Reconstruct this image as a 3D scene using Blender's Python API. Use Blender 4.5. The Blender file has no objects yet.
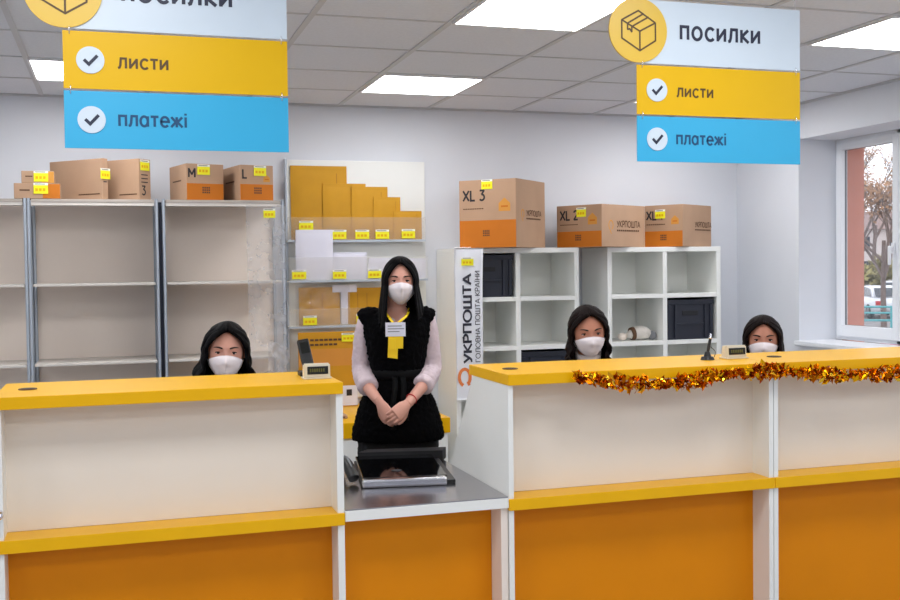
import bpy, bmesh, math, random
from mathutils import Vector, Matrix, noise
random.seed(7)
PI = math.pi
SC = bpy.context.scene
COL = SC.collection

# ------------------------------------------------------------------ materials
def lin(r, g, b):
    f = lambda v: (v / 255 / 12.92) if v <= 10 else ((v / 255 + .055) / 1.055) ** 2.4
    return (f(r), f(g), f(b), 1)

def mat(name, rgb, rough=.6, metal=0, var=0, vscale=8, bump=0, bscale=60, spec=.5, coat=0, sheen=0, stretch=None):
    m = bpy.data.materials.new(name); m.use_nodes = True
    nt = m.node_tree; b = nt.nodes['Principled BSDF']
    c = lin(*rgb)
    b.inputs['Base Color'].default_value = c
    b.inputs['Roughness'].default_value = rough
    b.inputs['Metallic'].default_value = metal
    b.inputs['Specular IOR Level'].default_value = spec
    b.inputs['Coat Weight'].default_value = coat
    b.inputs['Sheen Weight'].default_value = sheen
    if var or bump:
        tc = nt.nodes.new('ShaderNodeTexCoord')
        vec = tc.outputs['Object']
        if stretch:
            mp = nt.nodes.new('ShaderNodeMapping'); mp.inputs['Scale'].default_value = stretch
            nt.links.new(vec, mp.inputs['Vector']); vec = mp.outputs['Vector']
    if var:
        n = nt.nodes.new('ShaderNodeTexNoise'); n.inputs['Scale'].default_value = vscale; n.inputs['Detail'].default_value = 5
        r = nt.nodes.new('ShaderNodeValToRGB')
        r.color_ramp.elements[0].position = .3; r.color_ramp.elements[1].position = .7
        r.color_ramp.elements[0].color = tuple(max(0, v * (1 - var)) for v in c[:3]) + (1,)
        r.color_ramp.elements[1].color = tuple(min(1, v * (1 + var)) for v in c[:3]) + (1,)
        nt.links.new(vec, n.inputs['Vector']); nt.links.new(n.outputs['Fac'], r.inputs['Fac']); nt.links.new(r.outputs['Color'], b.inputs['Base Color'])
    if bump:
        n2 = nt.nodes.new('ShaderNodeTexNoise'); n2.inputs['Scale'].default_value = bscale; n2.inputs['Detail'].default_value = 4
        bp = nt.nodes.new('ShaderNodeBump'); bp.inputs['Strength'].default_value = bump; bp.inputs['Distance'].default_value = .01
        nt.links.new(vec, n2.inputs['Vector']); nt.links.new(n2.outputs['Fac'], bp.inputs['Height']); nt.links.new(bp.outputs['Normal'], b.inputs['Normal'])
    return m

def emat(name, rgb, strength):
    m = bpy.data.materials.new(name); m.use_nodes = True
    nt = m.node_tree; nt.nodes.clear()
    e = nt.nodes.new('ShaderNodeEmission'); e.inputs['Color'].default_value = lin(*rgb); e.inputs['Strength'].default_value = strength
    o = nt.nodes.new('ShaderNodeOutputMaterial'); nt.links.new(e.outputs[0], o.inputs[0])
    return m

def clearmat(name, rgb, clear, rough=.15, gloss=.12, var=0):
    m = bpy.data.materials.new(name); m.use_nodes = True
    nt = m.node_tree; nt.nodes.clear(); N = nt.nodes.new; L = nt.links.new
    t = N('ShaderNodeBsdfTransparent'); d = N('ShaderNodeBsdfDiffuse'); g = N('ShaderNodeBsdfGlossy'); tl = N('ShaderNodeBsdfTranslucent')
    d.inputs['Color'].default_value = lin(*rgb); tl.inputs['Color'].default_value = lin(*rgb); g.inputs['Roughness'].default_value = rough
    a = N('ShaderNodeMixShader'); b = N('ShaderNodeMixShader'); c = N('ShaderNodeMixShader'); o = N('ShaderNodeOutputMaterial')
    a.inputs[0].default_value = .4; L(d.outputs[0], a.inputs[1]); L(tl.outputs[0], a.inputs[2])
    b.inputs[0].default_value = clear; L(a.outputs[0], b.inputs[1]); L(t.outputs[0], b.inputs[2])
    c.inputs[0].default_value = gloss; L(b.outputs[0], c.inputs[1]); L(g.outputs[0], c.inputs[2]); L(c.outputs[0], o.inputs[0])
    if var:
        n = N('ShaderNodeTexNoise'); n.inputs['Scale'].default_value = 9; n.inputs['Detail'].default_value = 6
        tc = N('ShaderNodeTexCoord'); mr = N('ShaderNodeMapRange')
        mr.inputs['From Min'].default_value = .3; mr.inputs['From Max'].default_value = .7
        mr.inputs['To Min'].default_value = clear - var; mr.inputs['To Max'].default_value = clear + var
        L(tc.outputs['Object'], n.inputs['Vector']); L(n.outputs['Fac'], mr.inputs['Value']); L(mr.outputs[0], b.inputs[0])
    return m

M = {}
M['wall'] = mat('wall_paint', (221, 224, 230), .85, var=.02, vscale=2, bump=.03, bscale=120)
M['ceil'] = mat('ceiling_tile', (222, 225, 231), .95, var=.03, vscale=60, bump=.12, bscale=220)
M['tbar'] = mat('ceiling_bar', (196, 197, 200), .5)
M['floor'] = mat('floor_tile', (168, 170, 174), .4, var=.05, vscale=3)
M['frame'] = mat('window_vinyl', (236, 239, 243), .35)
M['yellow'] = mat('yellow_laminate', (236, 178, 0), .36, spec=.28, var=.03, vscale=5, bump=.02, bscale=90)
M['orange'] = mat('orange_laminate', (224, 136, 0), .46, spec=.2, var=.04, vscale=3)
M['white'] = mat('white_laminate', (232, 223, 210), .45, var=.015, vscale=4)
M['whitec'] = mat('cool_white_laminate', (236, 237, 233), .4, var=.012, vscale=4)
M['beige'] = mat('beige_board', (240, 227, 215), .6, var=.02, vscale=3)
M['shelfb'] = mat('shelf_board', (212, 206, 198), .5)
M['post'] = mat('galvanised_post', (186, 194, 204), .45, metal=.25)
M['darkgap'] = mat('dark_gap_shade', (28, 34, 52), .6)  # shadow tone of the gap between shelving units, put into the colour
M['steel'] = mat('brushed_steel', (176, 174, 178), .17, metal=.97, var=.05, vscale=6, bump=.02, bscale=30, stretch=(1, 30, 1))
M['chrome'] = mat('bright_steel', (226, 226, 230), .16, metal=1)
M['blackg'] = mat('black_glass', (8, 8, 10), .06, spec=.7, coat=.4)
M['black'] = mat('black_plastic', (18, 18, 20), .4)
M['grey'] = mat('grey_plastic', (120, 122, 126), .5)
M['card'] = mat('cardboard', (180, 146, 118), .85, var=.05, vscale=6, bump=.04, bscale=80)
M['cardd'] = mat('cardboard_shade', (168, 140, 116), .85, var=.05, vscale=6)
M['cardo'] = mat('orange_print', (196, 110, 8), .75, var=.03)
M['cardo2'] = mat('pale_orange_print', (208, 144, 60), .8, var=.03)
M['ink'] = mat('dark_print', (40, 36, 40), .7)
M['inkb'] = mat('brown_print', (92, 62, 38), .7)
M['kraft'] = mat('kraft_envelope', (202, 147, 18), .7, var=.05, vscale=7)
M['kraftd'] = mat('kraft_flap_line', (170, 112, 20), .7)
M['paper'] = mat('white_envelope', (226, 226, 240), .7, var=.02)
M['tagy'] = mat('yellow_tag', (240, 232, 20), .6)
M['tagw'] = mat('tag_white', (238, 238, 232), .6)
M['tagk'] = mat('tag_print', (90, 88, 40), .6)
M['signw'] = mat('sign_white', (206, 219, 230), .35, var=.01)
M['signy'] = mat('sign_yellow', (226, 178, 0), .4, spec=.3, var=.01)
M['signb'] = mat('sign_blue', (48, 170, 216), .35, var=.01)
M['signc'] = mat('sign_roundel', (224, 184, 60), .35)
M['slate'] = mat('slate_ink', (34, 40, 62), .5)
M['signbrown'] = mat('brown_ink', (84, 58, 6), .5)
M['signnavy'] = mat('blue_ink', (8, 70, 112), .5)
M['film'] = clearmat('plastic_film', (228, 228, 232), .74, .3, .04, .05)
M['bag'] = clearmat('clear_bag', (236, 236, 240), .82, .2, .06, .1)
M['shelft'] = mat('tan_shelf_edge', (176, 166, 156), .6)
M['acryl'] = clearmat('clear_acrylic', (244, 238, 226), .88, .08, .05)
M['glass'] = clearmat('window_glass', (230, 240, 244), .97, .02, .05)
M['navy'] = mat('navy_crate', (23, 28, 43), .5)
M['navyd'] = mat('black_and_shadow_plastic', (10, 12, 18), .6)  # painted shade in crate hand holes, plain black plastic on the scale
M['banner'] = mat('banner_film', (236, 238, 244), .35, bump=.05, bscale=14)
M['bannero'] = mat('banner_orange', (232, 132, 72), .5)
M['bannert'] = mat('banner_ink', (44, 44, 58), .5)
M['gold'] = mat('gold_foil', (244, 180, 20), .22, metal=1)
M['gold2'] = mat('amber_foil', (186, 98, 8), .26, metal=1)
M['gold3'] = mat('bright_foil', (255, 208, 60), .16, metal=1)
M['lcd'] = mat('lcd_glass', (24, 26, 22), .15)
M['lcdseg'] = mat('lcd_segments', (92, 94, 40), .4)
M['ivory'] = mat('ivory_plastic', (222, 214, 194), .45)
M['skin'] = mat('skin', (212, 156, 138), .5, var=.04, vscale=20)
M['skin2'] = mat('tan_skin', (196, 134, 110), .5, var=.04, vscale=20)
M['hairk'] = mat('black_hair', (7, 6, 8), .55, spec=.06, bump=.25, bscale=26, stretch=(6, 6, .4))
M['hairb'] = mat('dark_brown_hair', (22, 13, 12), .55, spec=.08, bump=.25, bscale=26, stretch=(6, 6, .4))
M['mask'] = mat('mask_fabric', (236, 228, 232), .85, bump=.05, bscale=300)
M['fur'] = mat('black_fur', (6, 6, 8), .95, bump=.5, bscale=120, spec=.08)
M['satin'] = mat('black_satin', (8, 9, 11), .6, spec=.1)
M['blouse'] = mat('pale_pink_blouse', (216, 198, 204), .75, bump=.15, bscale=30)
M['trouser'] = mat('black_trouser', (13, 13, 15), .85)
M['darktop'] = mat('dark_knit', (26, 22, 26), .9)
M['whiteknit'] = mat('white_knit', (228, 222, 226), .9)
M['shoe'] = mat('black_shoe', (14, 13, 13), .35)
M['eye'] = mat('eye_white', (226, 220, 216), .3)
M['iris'] = mat('dark_iris', (44, 26, 18), .2)
M['brow'] = mat('dark_brow', (42, 28, 24), .8)
M['red'] = mat('red_thread', (190, 40, 44), .7)
M['lany'] = mat('yellow_ribbon', (246, 206, 14), .6)
M['led'] = emat('led_diffuser', (253, 253, 255), 14)
M['ledrim'] = mat('light_frame', (236, 236, 236), .4)
M['stucco'] = mat('pink_plaster', (200, 132, 112), .9, var=.05)
M['asphalt'] = mat('asphalt', (132, 130, 130), .9, var=.1, vscale=.8)
M['bark'] = mat('bark', (120, 104, 98), .9, var=.15)
M['leafg'] = mat('olive_leaves', (150, 140, 88), .9, var=.25, vscale=3)
M['leafb'] = mat('russet_leaves', (178, 138, 104), .9, var=.25, vscale=3)
M['carw'] = mat('white_car_paint', (226, 230, 236), .25, coat=.5)
M['carp'] = mat('crimson_car_paint', (168, 44, 92), .3, coat=.5)
M['carglass'] = mat('car_glass', (52, 60, 70), .1)
M['tyre'] = mat('tyre_rubber', (26, 26, 28), .8)
M['teal'] = mat('teal_paint', (84, 170, 176), .5)
M['farwall'] = mat('far_house_plaster', (214, 204, 200), .9, var=.05)
M['farroof'] = mat('far_roof', (150, 130, 126), .9)

# ------------------------------------------------------------------ mesh builder
class MB:
    def __init__(s): s.bm = bmesh.new()
    def box(s, x0, y0, z0, x1, y1, z1, m=0, bev=0, mx=None):
        r = bmesh.ops.create_cube(s.bm, size=1)
        vs = r['verts']
        bmesh.ops.scale(s.bm, vec=(x1 - x0, y1 - y0, z1 - z0), verts=vs)
        bmesh.ops.translate(s.bm, vec=((x0 + x1) / 2, (y0 + y1) / 2, (z0 + z1) / 2), verts=vs)
        if bev:
            es = list({e for v in vs for e in v.link_edges})
            rb = bmesh.ops.bevel(s.bm, geom=es, offset=bev, segments=2, affect='EDGES', profile=.6)
            vs = list({v for f in rb['faces'] for v in f.verts} | {v for v in vs if v.is_valid})
        fs = {f for v in vs for f in v.link_faces}
        for f in fs: f.material_index = m
        if mx is not None: bmesh.ops.transform(s.bm, matrix=mx, verts=vs)
        return vs
    def poly(s, pts, m=0):
        f = s.bm.faces.new([s.bm.verts.new(p) for p in pts]); f.material_index = m; return f
    def prism(s, pts2, plane, a, b, m=0):
        """extrude a 2D outline: plane 'xz' from y=a to y=b, 'yz' from x=a to b, 'xy' from z=a to b"""
        T = {'xz': lambda p, t: (p[0], t, p[1]), 'yz': lambda p, t: (t, p[0], p[1]), 'xy': lambda p, t: (p[0], p[1], t)}[plane]
        A = [s.bm.verts.new(T(p, a)) for p in pts2]; B = [s.bm.verts.new(T(p, b)) for p in pts2]
        n = len(pts2); fs = [s.bm.faces.new(A), s.bm.faces.new(B[::-1])]
        for i in range(n): fs.append(s.bm.faces.new((A[i], B[i], B[(i + 1) % n], A[(i + 1) % n])))
        for f in fs: f.material_index = m
        bmesh.ops.recalc_face_normals(s.bm, faces=fs)
        return A + B
    def cyl(s, c, r, h, axis='z', seg=20, m=0, r2=None):
        rr = bmesh.ops.create_cone(s.bm, cap_ends=True, segments=seg, radius1=r, radius2=r if r2 is None else r2, depth=h)
        rot = {'z': Matrix(), 'x': Matrix.Rotation(PI / 2, 4, 'Y'), 'y': Matrix.Rotation(PI / 2, 4, 'X')}[axis]
        bmesh.ops.transform(s.bm, matrix=Matrix.Translation(c) @ rot, verts=rr['verts'])
        for f in {f for v in rr['verts'] for f in v.link_faces}: f.material_index = m
    def sphere(s, c, r, seg=16, m=0, sc=(1, 1, 1)):
        rr = bmesh.ops.create_uvsphere(s.bm, u_segments=seg, v_segments=max(6, seg // 2), radius=r)
        bmesh.ops.transform(s.bm, matrix=Matrix.Translation(c) @ Matrix.Diagonal((*sc, 1)), verts=rr['verts'])
        for f in {f for v in rr['verts'] for f in v.link_faces}: f.material_index = m
    def tube(s, pts, rad, seg=14, m=0, sub=4, cap=True, ref=(0, 1, 0)):
        """smooth lofted limb; rad items are r or (ra, rb): rb along ref, ra across it"""
        P = [Vector(p) for p in pts]; Rr = [(r, r) if not isinstance(r, tuple) else r for r in rad]
        Q, RR = [], []
        for i in range(len(P) - 1):
            p0, p1, p2, p3 = P[max(i - 1, 0)], P[i], P[i + 1], P[min(i + 2, len(P) - 1)]
            r0, r1, r2, r3 = (Vector(Rr[j]) for j in (max(i - 1, 0), i, i + 1, min(i + 2, len(P) - 1)))
            for k in range(sub):
                t = k / sub
                cr = lambda a, b, c, d: .5 * ((2 * b) + (c - a) * t + (2 * a - 5 * b + 4 * c - d) * t * t + (3 * b - a - 3 * c + d) * t ** 3)
                Q.append(cr(p0, p1, p2, p3)); RR.append(cr(r0, r1, r2, r3))
        Q.append(P[-1]); RR.append(Vector(Rr[-1]))
        rings = []; n = len(Q); rf = Vector(ref)
        for i in range(n):
            t = (Q[min(i + 1, n - 1)] - Q[max(i - 1, 0)])
            if t.length < 1e-7: t = Vector((0, 0, 1))
            t.normalize()
            b = rf - t * rf.dot(t)
            if b.length < 1e-3: b = Vector((1, 0, 0)) - t * t.x
            b.normalize(); a = b.cross(t)
            rings.append([s.bm.verts.new(Q[i] + a * (RR[i][0] * math.cos(u)) + b * (RR[i][1] * math.sin(u))) for u in [2 * PI * j / seg for j in range(seg)]])
        for i in range(n - 1):
            for j in range(seg):
                f = s.bm.faces.new((rings[i][j], rings[i][(j + 1) % seg], rings[i + 1][(j + 1) % seg], rings[i + 1][j])); f.material_index = m; f.smooth = True
        if cap:
            for ring, q, sg in ((rings[0], Q[0], 0), (rings[-1], Q[-1], 1)):
                f = s.bm.faces.new(ring if sg else ring[::-1]); f.material_index = m
        return rings
    def grid(s, fn, nu, nv, m=0, smooth=True):
        V = [[s.bm.verts.new(fn(u / nu, v / nv)) for v in range(nv + 1)] for u in range(nu + 1)]
        for u in range(nu):
            for v in range(nv):
                f = s.bm.faces.new((V[u][v], V[u + 1][v], V[u + 1][v + 1], V[u][v + 1])); f.material_index = m; f.smooth = smooth
        return V
    def add_mesh(s, me, mx=None):
        n = len(s.bm.verts); s.bm.from_mesh(me); s.bm.verts.ensure_lookup_table()
        if mx is not None: bmesh.ops.transform(s.bm, matrix=mx, verts=s.bm.verts[n:])
    def mesh(s, name='m'):
        me = bpy.data.meshes.new(name); s.bm.to_mesh(me); s.bm.free(); return me
    def build(s, name, mats, parent=None, local=False, smooth=None, loc=None):
        me = s.mesh(name)
        if not isinstance(mats, (list, tuple)): mats = [mats]
        for m in mats: me.materials.append(m if not isinstance(m, str) else M[m])
        o = bpy.data.objects.new(name, me); COL.objects.link(o)
        off = Vector((0, 0, 0))
        if parent is not None:
            o.parent = parent
            if not local:
                r = parent
                while r is not None: off += r.location; r = r.parent
        elif loc is not None:
            off = Vector(loc); o.location = loc
        if off.length: me.transform(Matrix.Translation(-off))
        if smooth is not None:
            for p in me.polygons: p.use_smooth = smooth
        return o

def remesh(mb, voxel, smooth=2, noise_amp=0):
    """fuse the pieces of a builder into one continuous surface"""
    me = mb.mesh('tmp'); o = bpy.data.objects.new('tmp', me); COL.objects.link(o)
    r = o.modifiers.new('r', 'REMESH'); r.mode = 'VOXEL'; r.voxel_size = voxel; r.use_smooth_shade = True
    if smooth:
        sm = o.modifiers.new('s', 'SMOOTH'); sm.iterations = smooth; sm.factor = .5
    dg = bpy.context.evaluated_depsgraph_get(); dg.update()
    res = bpy.data.meshes.new_from_object(o.evaluated_get(dg))
    bpy.data.objects.remove(o); bpy.data.meshes.remove(me)
    out = MB(); out.bm.from_mesh(res); bpy.data.meshes.remove(res)
    if noise_amp:
        out.bm.normal_update()
        for v in out.bm.verts: v.co += v.normal * (noise_amp * (noise.noise(v.co * 70) + .6 * noise.noise(v.co * 160)))
    for f in out.bm.faces: f.smooth = True
    return out

def shell(bm, th):
    """give an open sheet a thickness, inwards along its vertex normals"""
    bm.normal_update()
    vs = list(bm.verts); fs = list(bm.faces); bd = [e for e in bm.edges if len(e.link_faces) == 1]
    cp = {v: bm.verts.new(v.co - v.normal * th) for v in vs}
    for f in fs:
        try: g = bm.faces.new([cp[v] for v in reversed(f.verts)]); g.smooth = f.smooth; g.material_index = f.material_index
        except ValueError: pass
    for e in bd:
        a, c = e.verts
        try: bm.faces.new((a, c, cp[c], cp[a]))
        except ValueError: pass

def setp(o, label=None, cat=None, group=None, kind=None):
    for k, v in (('label', label), ('category', cat), ('group', group), ('kind', kind)):
        if v: o[k] = v
    return o
def thing(name, label, cat, loc=(0, 0, 0), rotz=0, group=None):
    o = bpy.data.objects.new(name, None); COL.objects.link(o)
    o.location = loc; o.rotation_euler = (0, 0, rotz); o.empty_display_size = .1
    return setp(o, label, cat, group)
def struct(mb, name, mats): return setp(mb.build(name, mats), kind='structure')
def dup(root, loc, label=None, group=None, rotz=None):
    r = root.copy(); COL.objects.link(r); r.location = loc
    if rotz is not None: r.rotation_euler = (0, 0, rotz)
    if label: r['label'] = label
    if group: r['group'] = group
    for ch in list(root.children):
        c = ch.copy(); COL.objects.link(c); c.parent = r
        for g in list(ch.children):
            d = g.copy(); COL.objects.link(d); d.parent = c
    return r

# ------------------------------------------------------------------ stroke lettering
def arc(cx, cy, rx, ry, a0, a1, n=14):
    return [(cx + rx * math.cos(math.radians(a0 + (a1 - a0) * i / n)), cy + ry * math.sin(math.radians(a0 + (a1 - a0) * i / n))) for i in range(n + 1)]
# glyph: advance, strokes; capitals 1 high, small letters .72 high
h = .72
G = {
 'п': (.66, [[(.08, 0), (.08, h), (.54, h), (.54, 0)]]),
 'о': (.76, [arc(.36, h / 2, .29, h / 2, 90, 450, 26)]),
 'с': (.66, [arc(.36, h / 2, .29, h / 2, 45, 315, 20)]),
 'и': (.68, [[(.08, h), (.08, 0)], [(.08, .05), (.56, h - .05)], [(.56, h), (.56, 0)]]),
 'л': (.68, [[(.0, 0), (.09, .03), (.15, .2), (.2, h), (.56, h), (.56, 0)]]),
 'к': (.6, [[(.08, 0), (.08, h)], [(.52, h), (.12, .36), (.55, 0)]]),
 'т': (.58, [[(.02, h), (.54, h)], [(.28, h), (.28, 0)]]),
 'а': (.7, [arc(.32, h / 2, .26, h / 2, 90, 450, 24), [(.58, h), (.58, 0)]]),
 'е': (.7, [[(.07, .37), (.63, .37)] + arc(.35, h / 2, .28, h / 2, 2, 315, 22)]),
 'ж': (.88, [[(.42, 0), (.42, h)], [(.04, h), (.36, .36), (.02, 0)], [(.8, h), (.48, .36), (.82, 0)]]),
 'і': (.22, [[(.1, 0), (.1, h)], [(.1, .9), (.1, 1.0)]]),
 'У': (.7, [[(.02, 1), (.34, .34)], [(.64, 1), (.3, .16), (.2, .03), (.06, .01)]]),
 'К': (.7, [[(.08, 0), (.08, 1)], [(.62, 1), (.14, .5), (.66, 0)]]),
 'Р': (.68, [[(.08, 0), (.08, 1), (.36, 1)] + arc(.36, .73, .25, .27, 90, -90, 12) + [(.1, .46)]]),
 'П': (.78, [[(.08, 0), (.08, 1), (.66, 1), (.66, 0)]]),
 'О': (.98, [arc(.47, .5, .42, .5, 90, 450, 28)]),
 'Ш': (1.04, [[(.08, 1), (.08, 0), (.92, 0), (.92, 1)], [(.5, 0), (.5, 1)]]),
 'Т': (.7, [[(.02, 1), (.66, 1)], [(.34, 1), (.34, 0)]]),
 'А': (.8, [[(.02, 0), (.38, 1), (.74, 0)], [(.14, .3), (.62, .3)]]),
 'Г': (.58, [[(.08, 0), (.08, 1), (.54, 1)]]),
 'Л': (.78, [[(.0, 0), (.1, .04), (.17, .3), (.22, 1), (.66, 1), (.66, 0)]]),
 'В': (.72, [[(.08, 0), (.08, 1), (.36, 1)] + arc(.36, .76, .22, .24, 90, -90, 10) + [(.1, .52)], [(.36, .52)] + arc(.38, .26, .26, .26, 90, -90, 10) + [(.08, 0)]]),
 'Н': (.78, [[(.08, 0), (.08, 1)], [(.66, 0), (.66, 1)], [(.08, .52), (.66, .52)]]),
 'Ї': (.3, [[(.14, 0), (.14, 1)], [(.04, 1.14), (.04, 1.22)], [(.24, 1.14), (.24, 1.22)]]),
 'И': (.8, [[(.08, 1), (.08, 0)], [(.08, .07), (.68, .93)], [(.68, 1), (.68, 0)]]),
 'X': (.76, [[(.04, 1), (.68, 0)], [(.68, 1), (.04, 0)]]),
 'L': (.6, [[(.08, 1), (.08, 0), (.54, 0)]]),
 'M': (.92, [[(.08, 0), (.08, 1), (.44, .3), (.8, 1), (.8, 0)]]),
 '3': (.66, [[(.06, 1), (.54, 1), (.26, .6)] + arc(.28, .3, .28, .3, 90, -140, 14)]),
 '2': (.64, [arc(.3, .72, .25, .28, 160, -30, 12) + [(.06, 0), (.58, 0)]]),
 '1': (.4, [[(.04, .82), (.24, 1), (.24, 0)]]),
 '+': (.5, [[(.05, .4), (.45, .4)], [(.25, .2), (.25, .6)]]),
 ' ': (.36, []),
}
def stroke(mb, pts, w, mx, z, m=0):
    P = [Vector((p[0], p[1])) for p in pts]
    for i in range(1, len(P) - 1):
        if (P[i] - P[i - 1]).normalized().dot((P[i + 1] - P[i]).normalized()) < -.2:      # sharp turn: two strokes
            stroke(mb, pts[:i + 1], w, mx, z, m); stroke(mb, pts[i:], w, mx, z + 1e-5, m); return
    closed = len(P) > 3 and (P[0] - P[-1]).length < 1e-4
    if closed: P = P[:-1]
    n = len(P); A, B = [], []
    for i in range(n):
        a = P[i] - P[i - 1] if (i > 0 or closed) else P[1] - P[0]
        b = P[(i + 1) % n] - P[i] if (i < n - 1 or closed) else a
        a = a.normalized(); b = b.normalized()
        na, nb = Vector((-a.y, a.x)), Vector((-b.y, b.x))
        mt = na + nb
        if mt.length < .2: mt = na * 1
        mt = mt.normalized(); k = w / 2 / max(.45, mt.dot(na))
        ext = Vector((0, 0))
        if not closed and i == 0: ext = -a * w * .12
        if not closed and i == n - 1: ext = a * w * .12
        A.append(P[i] + mt * k + ext); B.append(P[i] - mt * k + ext)
    va = [mb.bm.verts.new(mx @ Vector((p.x, p.y, z))) for p in A]; vb = [mb.bm.verts.new(mx @ Vector((p.x, p.y, z))) for p in B]
    for i in range(n if closed else n - 1):
        j = (i + 1) % n
        f = mb.bm.faces.new((va[i], vb[i], vb[j], va[j])); f.material_index = m
def letters(mb, txt, mx, size, weight=.13, z=0, gap=.06, m=0):
    """text starting at the origin of mx, running along its +x with up +y"""
    x = 0; zz = 0
    for ch in txt:
        adv, st = G[ch]
        for sk in st:
            zz += 1
            stroke(mb, [((x + px) * size, py * size) for px, py in sk], weight * size, mx, z + (zz % 4) * 3e-5, m)
        x += adv + gap
    return x * size
def text_w(txt, size, gap=.06): return sum(G[c][0] + gap for c in txt) * size
def face_mx(o, right, up):
    r = Vector(right).normalized(); u = Vector(up).normalized(); n = r.cross(u)
    return Matrix(((r.x, u.x, n.x, o[0]), (r.y, u.y, n.y, o[1]), (r.z, u.z, n.z, o[2]), (0, 0, 0, 1)))
FRONT = ((1, 0, 0), (0, 0, 1))      # faces -Y
def price_tag(mb, x0, z0, x1, z1, y, mx=None):
    """yellow shelf price tag: materials 0 yellow, 1 white, 2 print"""
    mb.box(x0, y, z0, x1, y + .002, z1, 0, mx=mx)
    hh = z1 - z0; w = x1 - x0
    mb.box(x0, y - .0006, z1 - .2 * hh, x1, y + .0026, z1 + .0006, 1, mx=mx)
    mb.box(x0 + .1 * w, y - .0012, z1 - .13 * hh, x0 + .8 * w, y - .0006, z1 - .07 * hh, 2, mx=mx)
    for k in range(3): mb.box(x0 + (.12 + .26 * k) * w, y - .0008, z0 + .25 * hh, x0 + (.3 + .26 * k) * w, y + .0004, z0 + .5 * hh, 3, mx=mx)
TAGM = ['tagy', 'tagw', 'tagk', 'signy']

# ------------------------------------------------------------------ camera
CH = 1.55
F, YAW, PIT, ROL = 1063.9, 0.30437, 0.030661, -0.012633
cy_, sy_ = math.cos(YAW), math.sin(YAW)
fw = Vector((sy_ * math.cos(PIT), cy_ * math.cos(PIT), -math.sin(PIT)))
r0 = Vector((cy_, -sy_, 0)); u0 = r0.cross(fw)
rt = r0 * math.cos(ROL) + u0 * math.sin(ROL); up = -r0 * math.sin(ROL) + u0 * math.cos(ROL)
cam = bpy.data.objects.new('camera', bpy.data.cameras.new('camera')); COL.objects.link(cam)
cam.matrix_world = Matrix(((rt.x, up.x, -fw.x, 0), (rt.y, up.y, -fw.y, 0), (rt.z, up.z, -fw.z, CH), (0, 0, 0, 1)))
cam.data.sensor_width = 36; cam.data.lens = F / 900 * 36; cam.data.clip_end = 300
SC.camera = cam

# ------------------------------------------------------------------ room shell
YB, XR, XL, YF, ZC = 6.85, 4.375, -3.6, -3.4, 2.615
XO = 4.72                                            # outer face of the window wall
WY0, WY1, WZ0, WZ1 = 4.55, 6.11, 1.03, 2.375         # window opening
b = MB(); b.box(XL - .2, YF - .2, -.2, XO, YB + .2, 0); struct(b, 'floor', 'floor')
b = MB(); b.box(XL - .2, YF - .2, ZC, XO, YB + .2, ZC + .2); struct(b, 'ceiling', 'ceil')
b = MB(); b.box(XL - .2, YB, 0, XO, YB + .2, ZC); struct(b, 'wall_back', 'wall')
b = MB(); b.box(XL - .2, YF, 0, XL, YB, ZC); struct(b, 'wall_left', 'wall')
b = MB(); b.box(XL - .2, YF - .2, 0, XO, YF, ZC); struct(b, 'wall_front', 'wall')
b = MB()
b.box(XR, YF, 0, XO, WY0, ZC); b.box(XR, WY1, 0, XO, YB, ZC)
b.box(XR, WY0, 0, XO, WY1, WZ0 - .03); b.box(XR, WY0, WZ1, XO, WY1, ZC)
struct(b, 'wall_right', 'wall')
b = MB()
b.box(XO, YF - .2, -1, XO + .13, WY0 + .05, ZC + 1.5); b.box(XO, WY1 - .06, -1, XO + .13, YB + 3, ZC + 1.5)
b.box(XO, WY0 + .05, -1, XO + .13, WY1 - .06, WZ0 - .08); b.box(XO, WY0 + .05, WZ1 - .03, XO + .13, WY1 - .06, ZC + 1.5)
struct(b, 'wall_outside', 'stucco')
b = MB(); b.box(XR - .04, WY0 - .03, WZ0 - .03, XO - .08, WY1 + .0, WZ0, bev=.006); struct(b, 'trim_2', 'frame')
# suspended ceiling bars
GX = [.806 + .603 * k for k in range(-7, 6)]; GY = [4.44 + .611 * k for k in range(-12, 4)]
b = MB()
for x in GX: b.box(x - .013, YF, ZC - .006, x + .013, YB, ZC + .01)
for y in GY: b.box(XL, y - .008, ZC - .004, XR, y + .008, ZC + .01)
b.box(XL, YB - .02, ZC - .012, XR, YB, ZC + .01); b.box(XR - .02, YF, ZC - .012, XR, YB, ZC + .01)
struct(b, 'trim_1', 'tbar')

# window
b = MB()
fx0, fx1 = XO - .05, XO - .004
def rect_frame(b, y0, z0, y1, z1, w, x0, x1, wb=None):
    wb = wb or w
    b.box(x0, y0, z0, x1, y0 + w, z1, bev=.004); b.box(x0, y1 - w, z0, x1, y1, z1, bev=.004)
    b.box(x0, y0 + w, z0, x1, y1 - w, z0 + wb, bev=.004); b.box(x0, y0 + w, z1 - w, x1, y1 - w, z1, bev=.004)
rect_frame(b, WY0, WZ0, WY1, WZ1, .032, fx0, fx1)
b.box(fx0, 5.462, WZ0, fx1, 5.522, WZ1, bev=.004)
win = struct(b, 'window_1', 'frame')
for (y0, y1) in ((WY0 + .024, 5.490), (5.495, WY1 - .024)):
    b = MB(); rect_frame(b, y0, WZ0 + .024, y1, WZ1 - .024, .050, fx0 - .014, fx1 - .01, .075)
    s = b.build('sash', 'frame', win)
    b = MB(); rect_frame(b, y0 + .046, WZ0 + .024 + .071, y1 - .046, WZ1 - .024 - .046, .006, fx0 + .014, fx0 + .03); b.build('rubber_gasket', 'grey', s)
    b = MB(); b.box(fx0 + .022, y0 + .045, WZ0 + .07, fx0 + .026, y1 - .045, WZ1 - .07); b.build('pane', 'glass', s)
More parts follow.
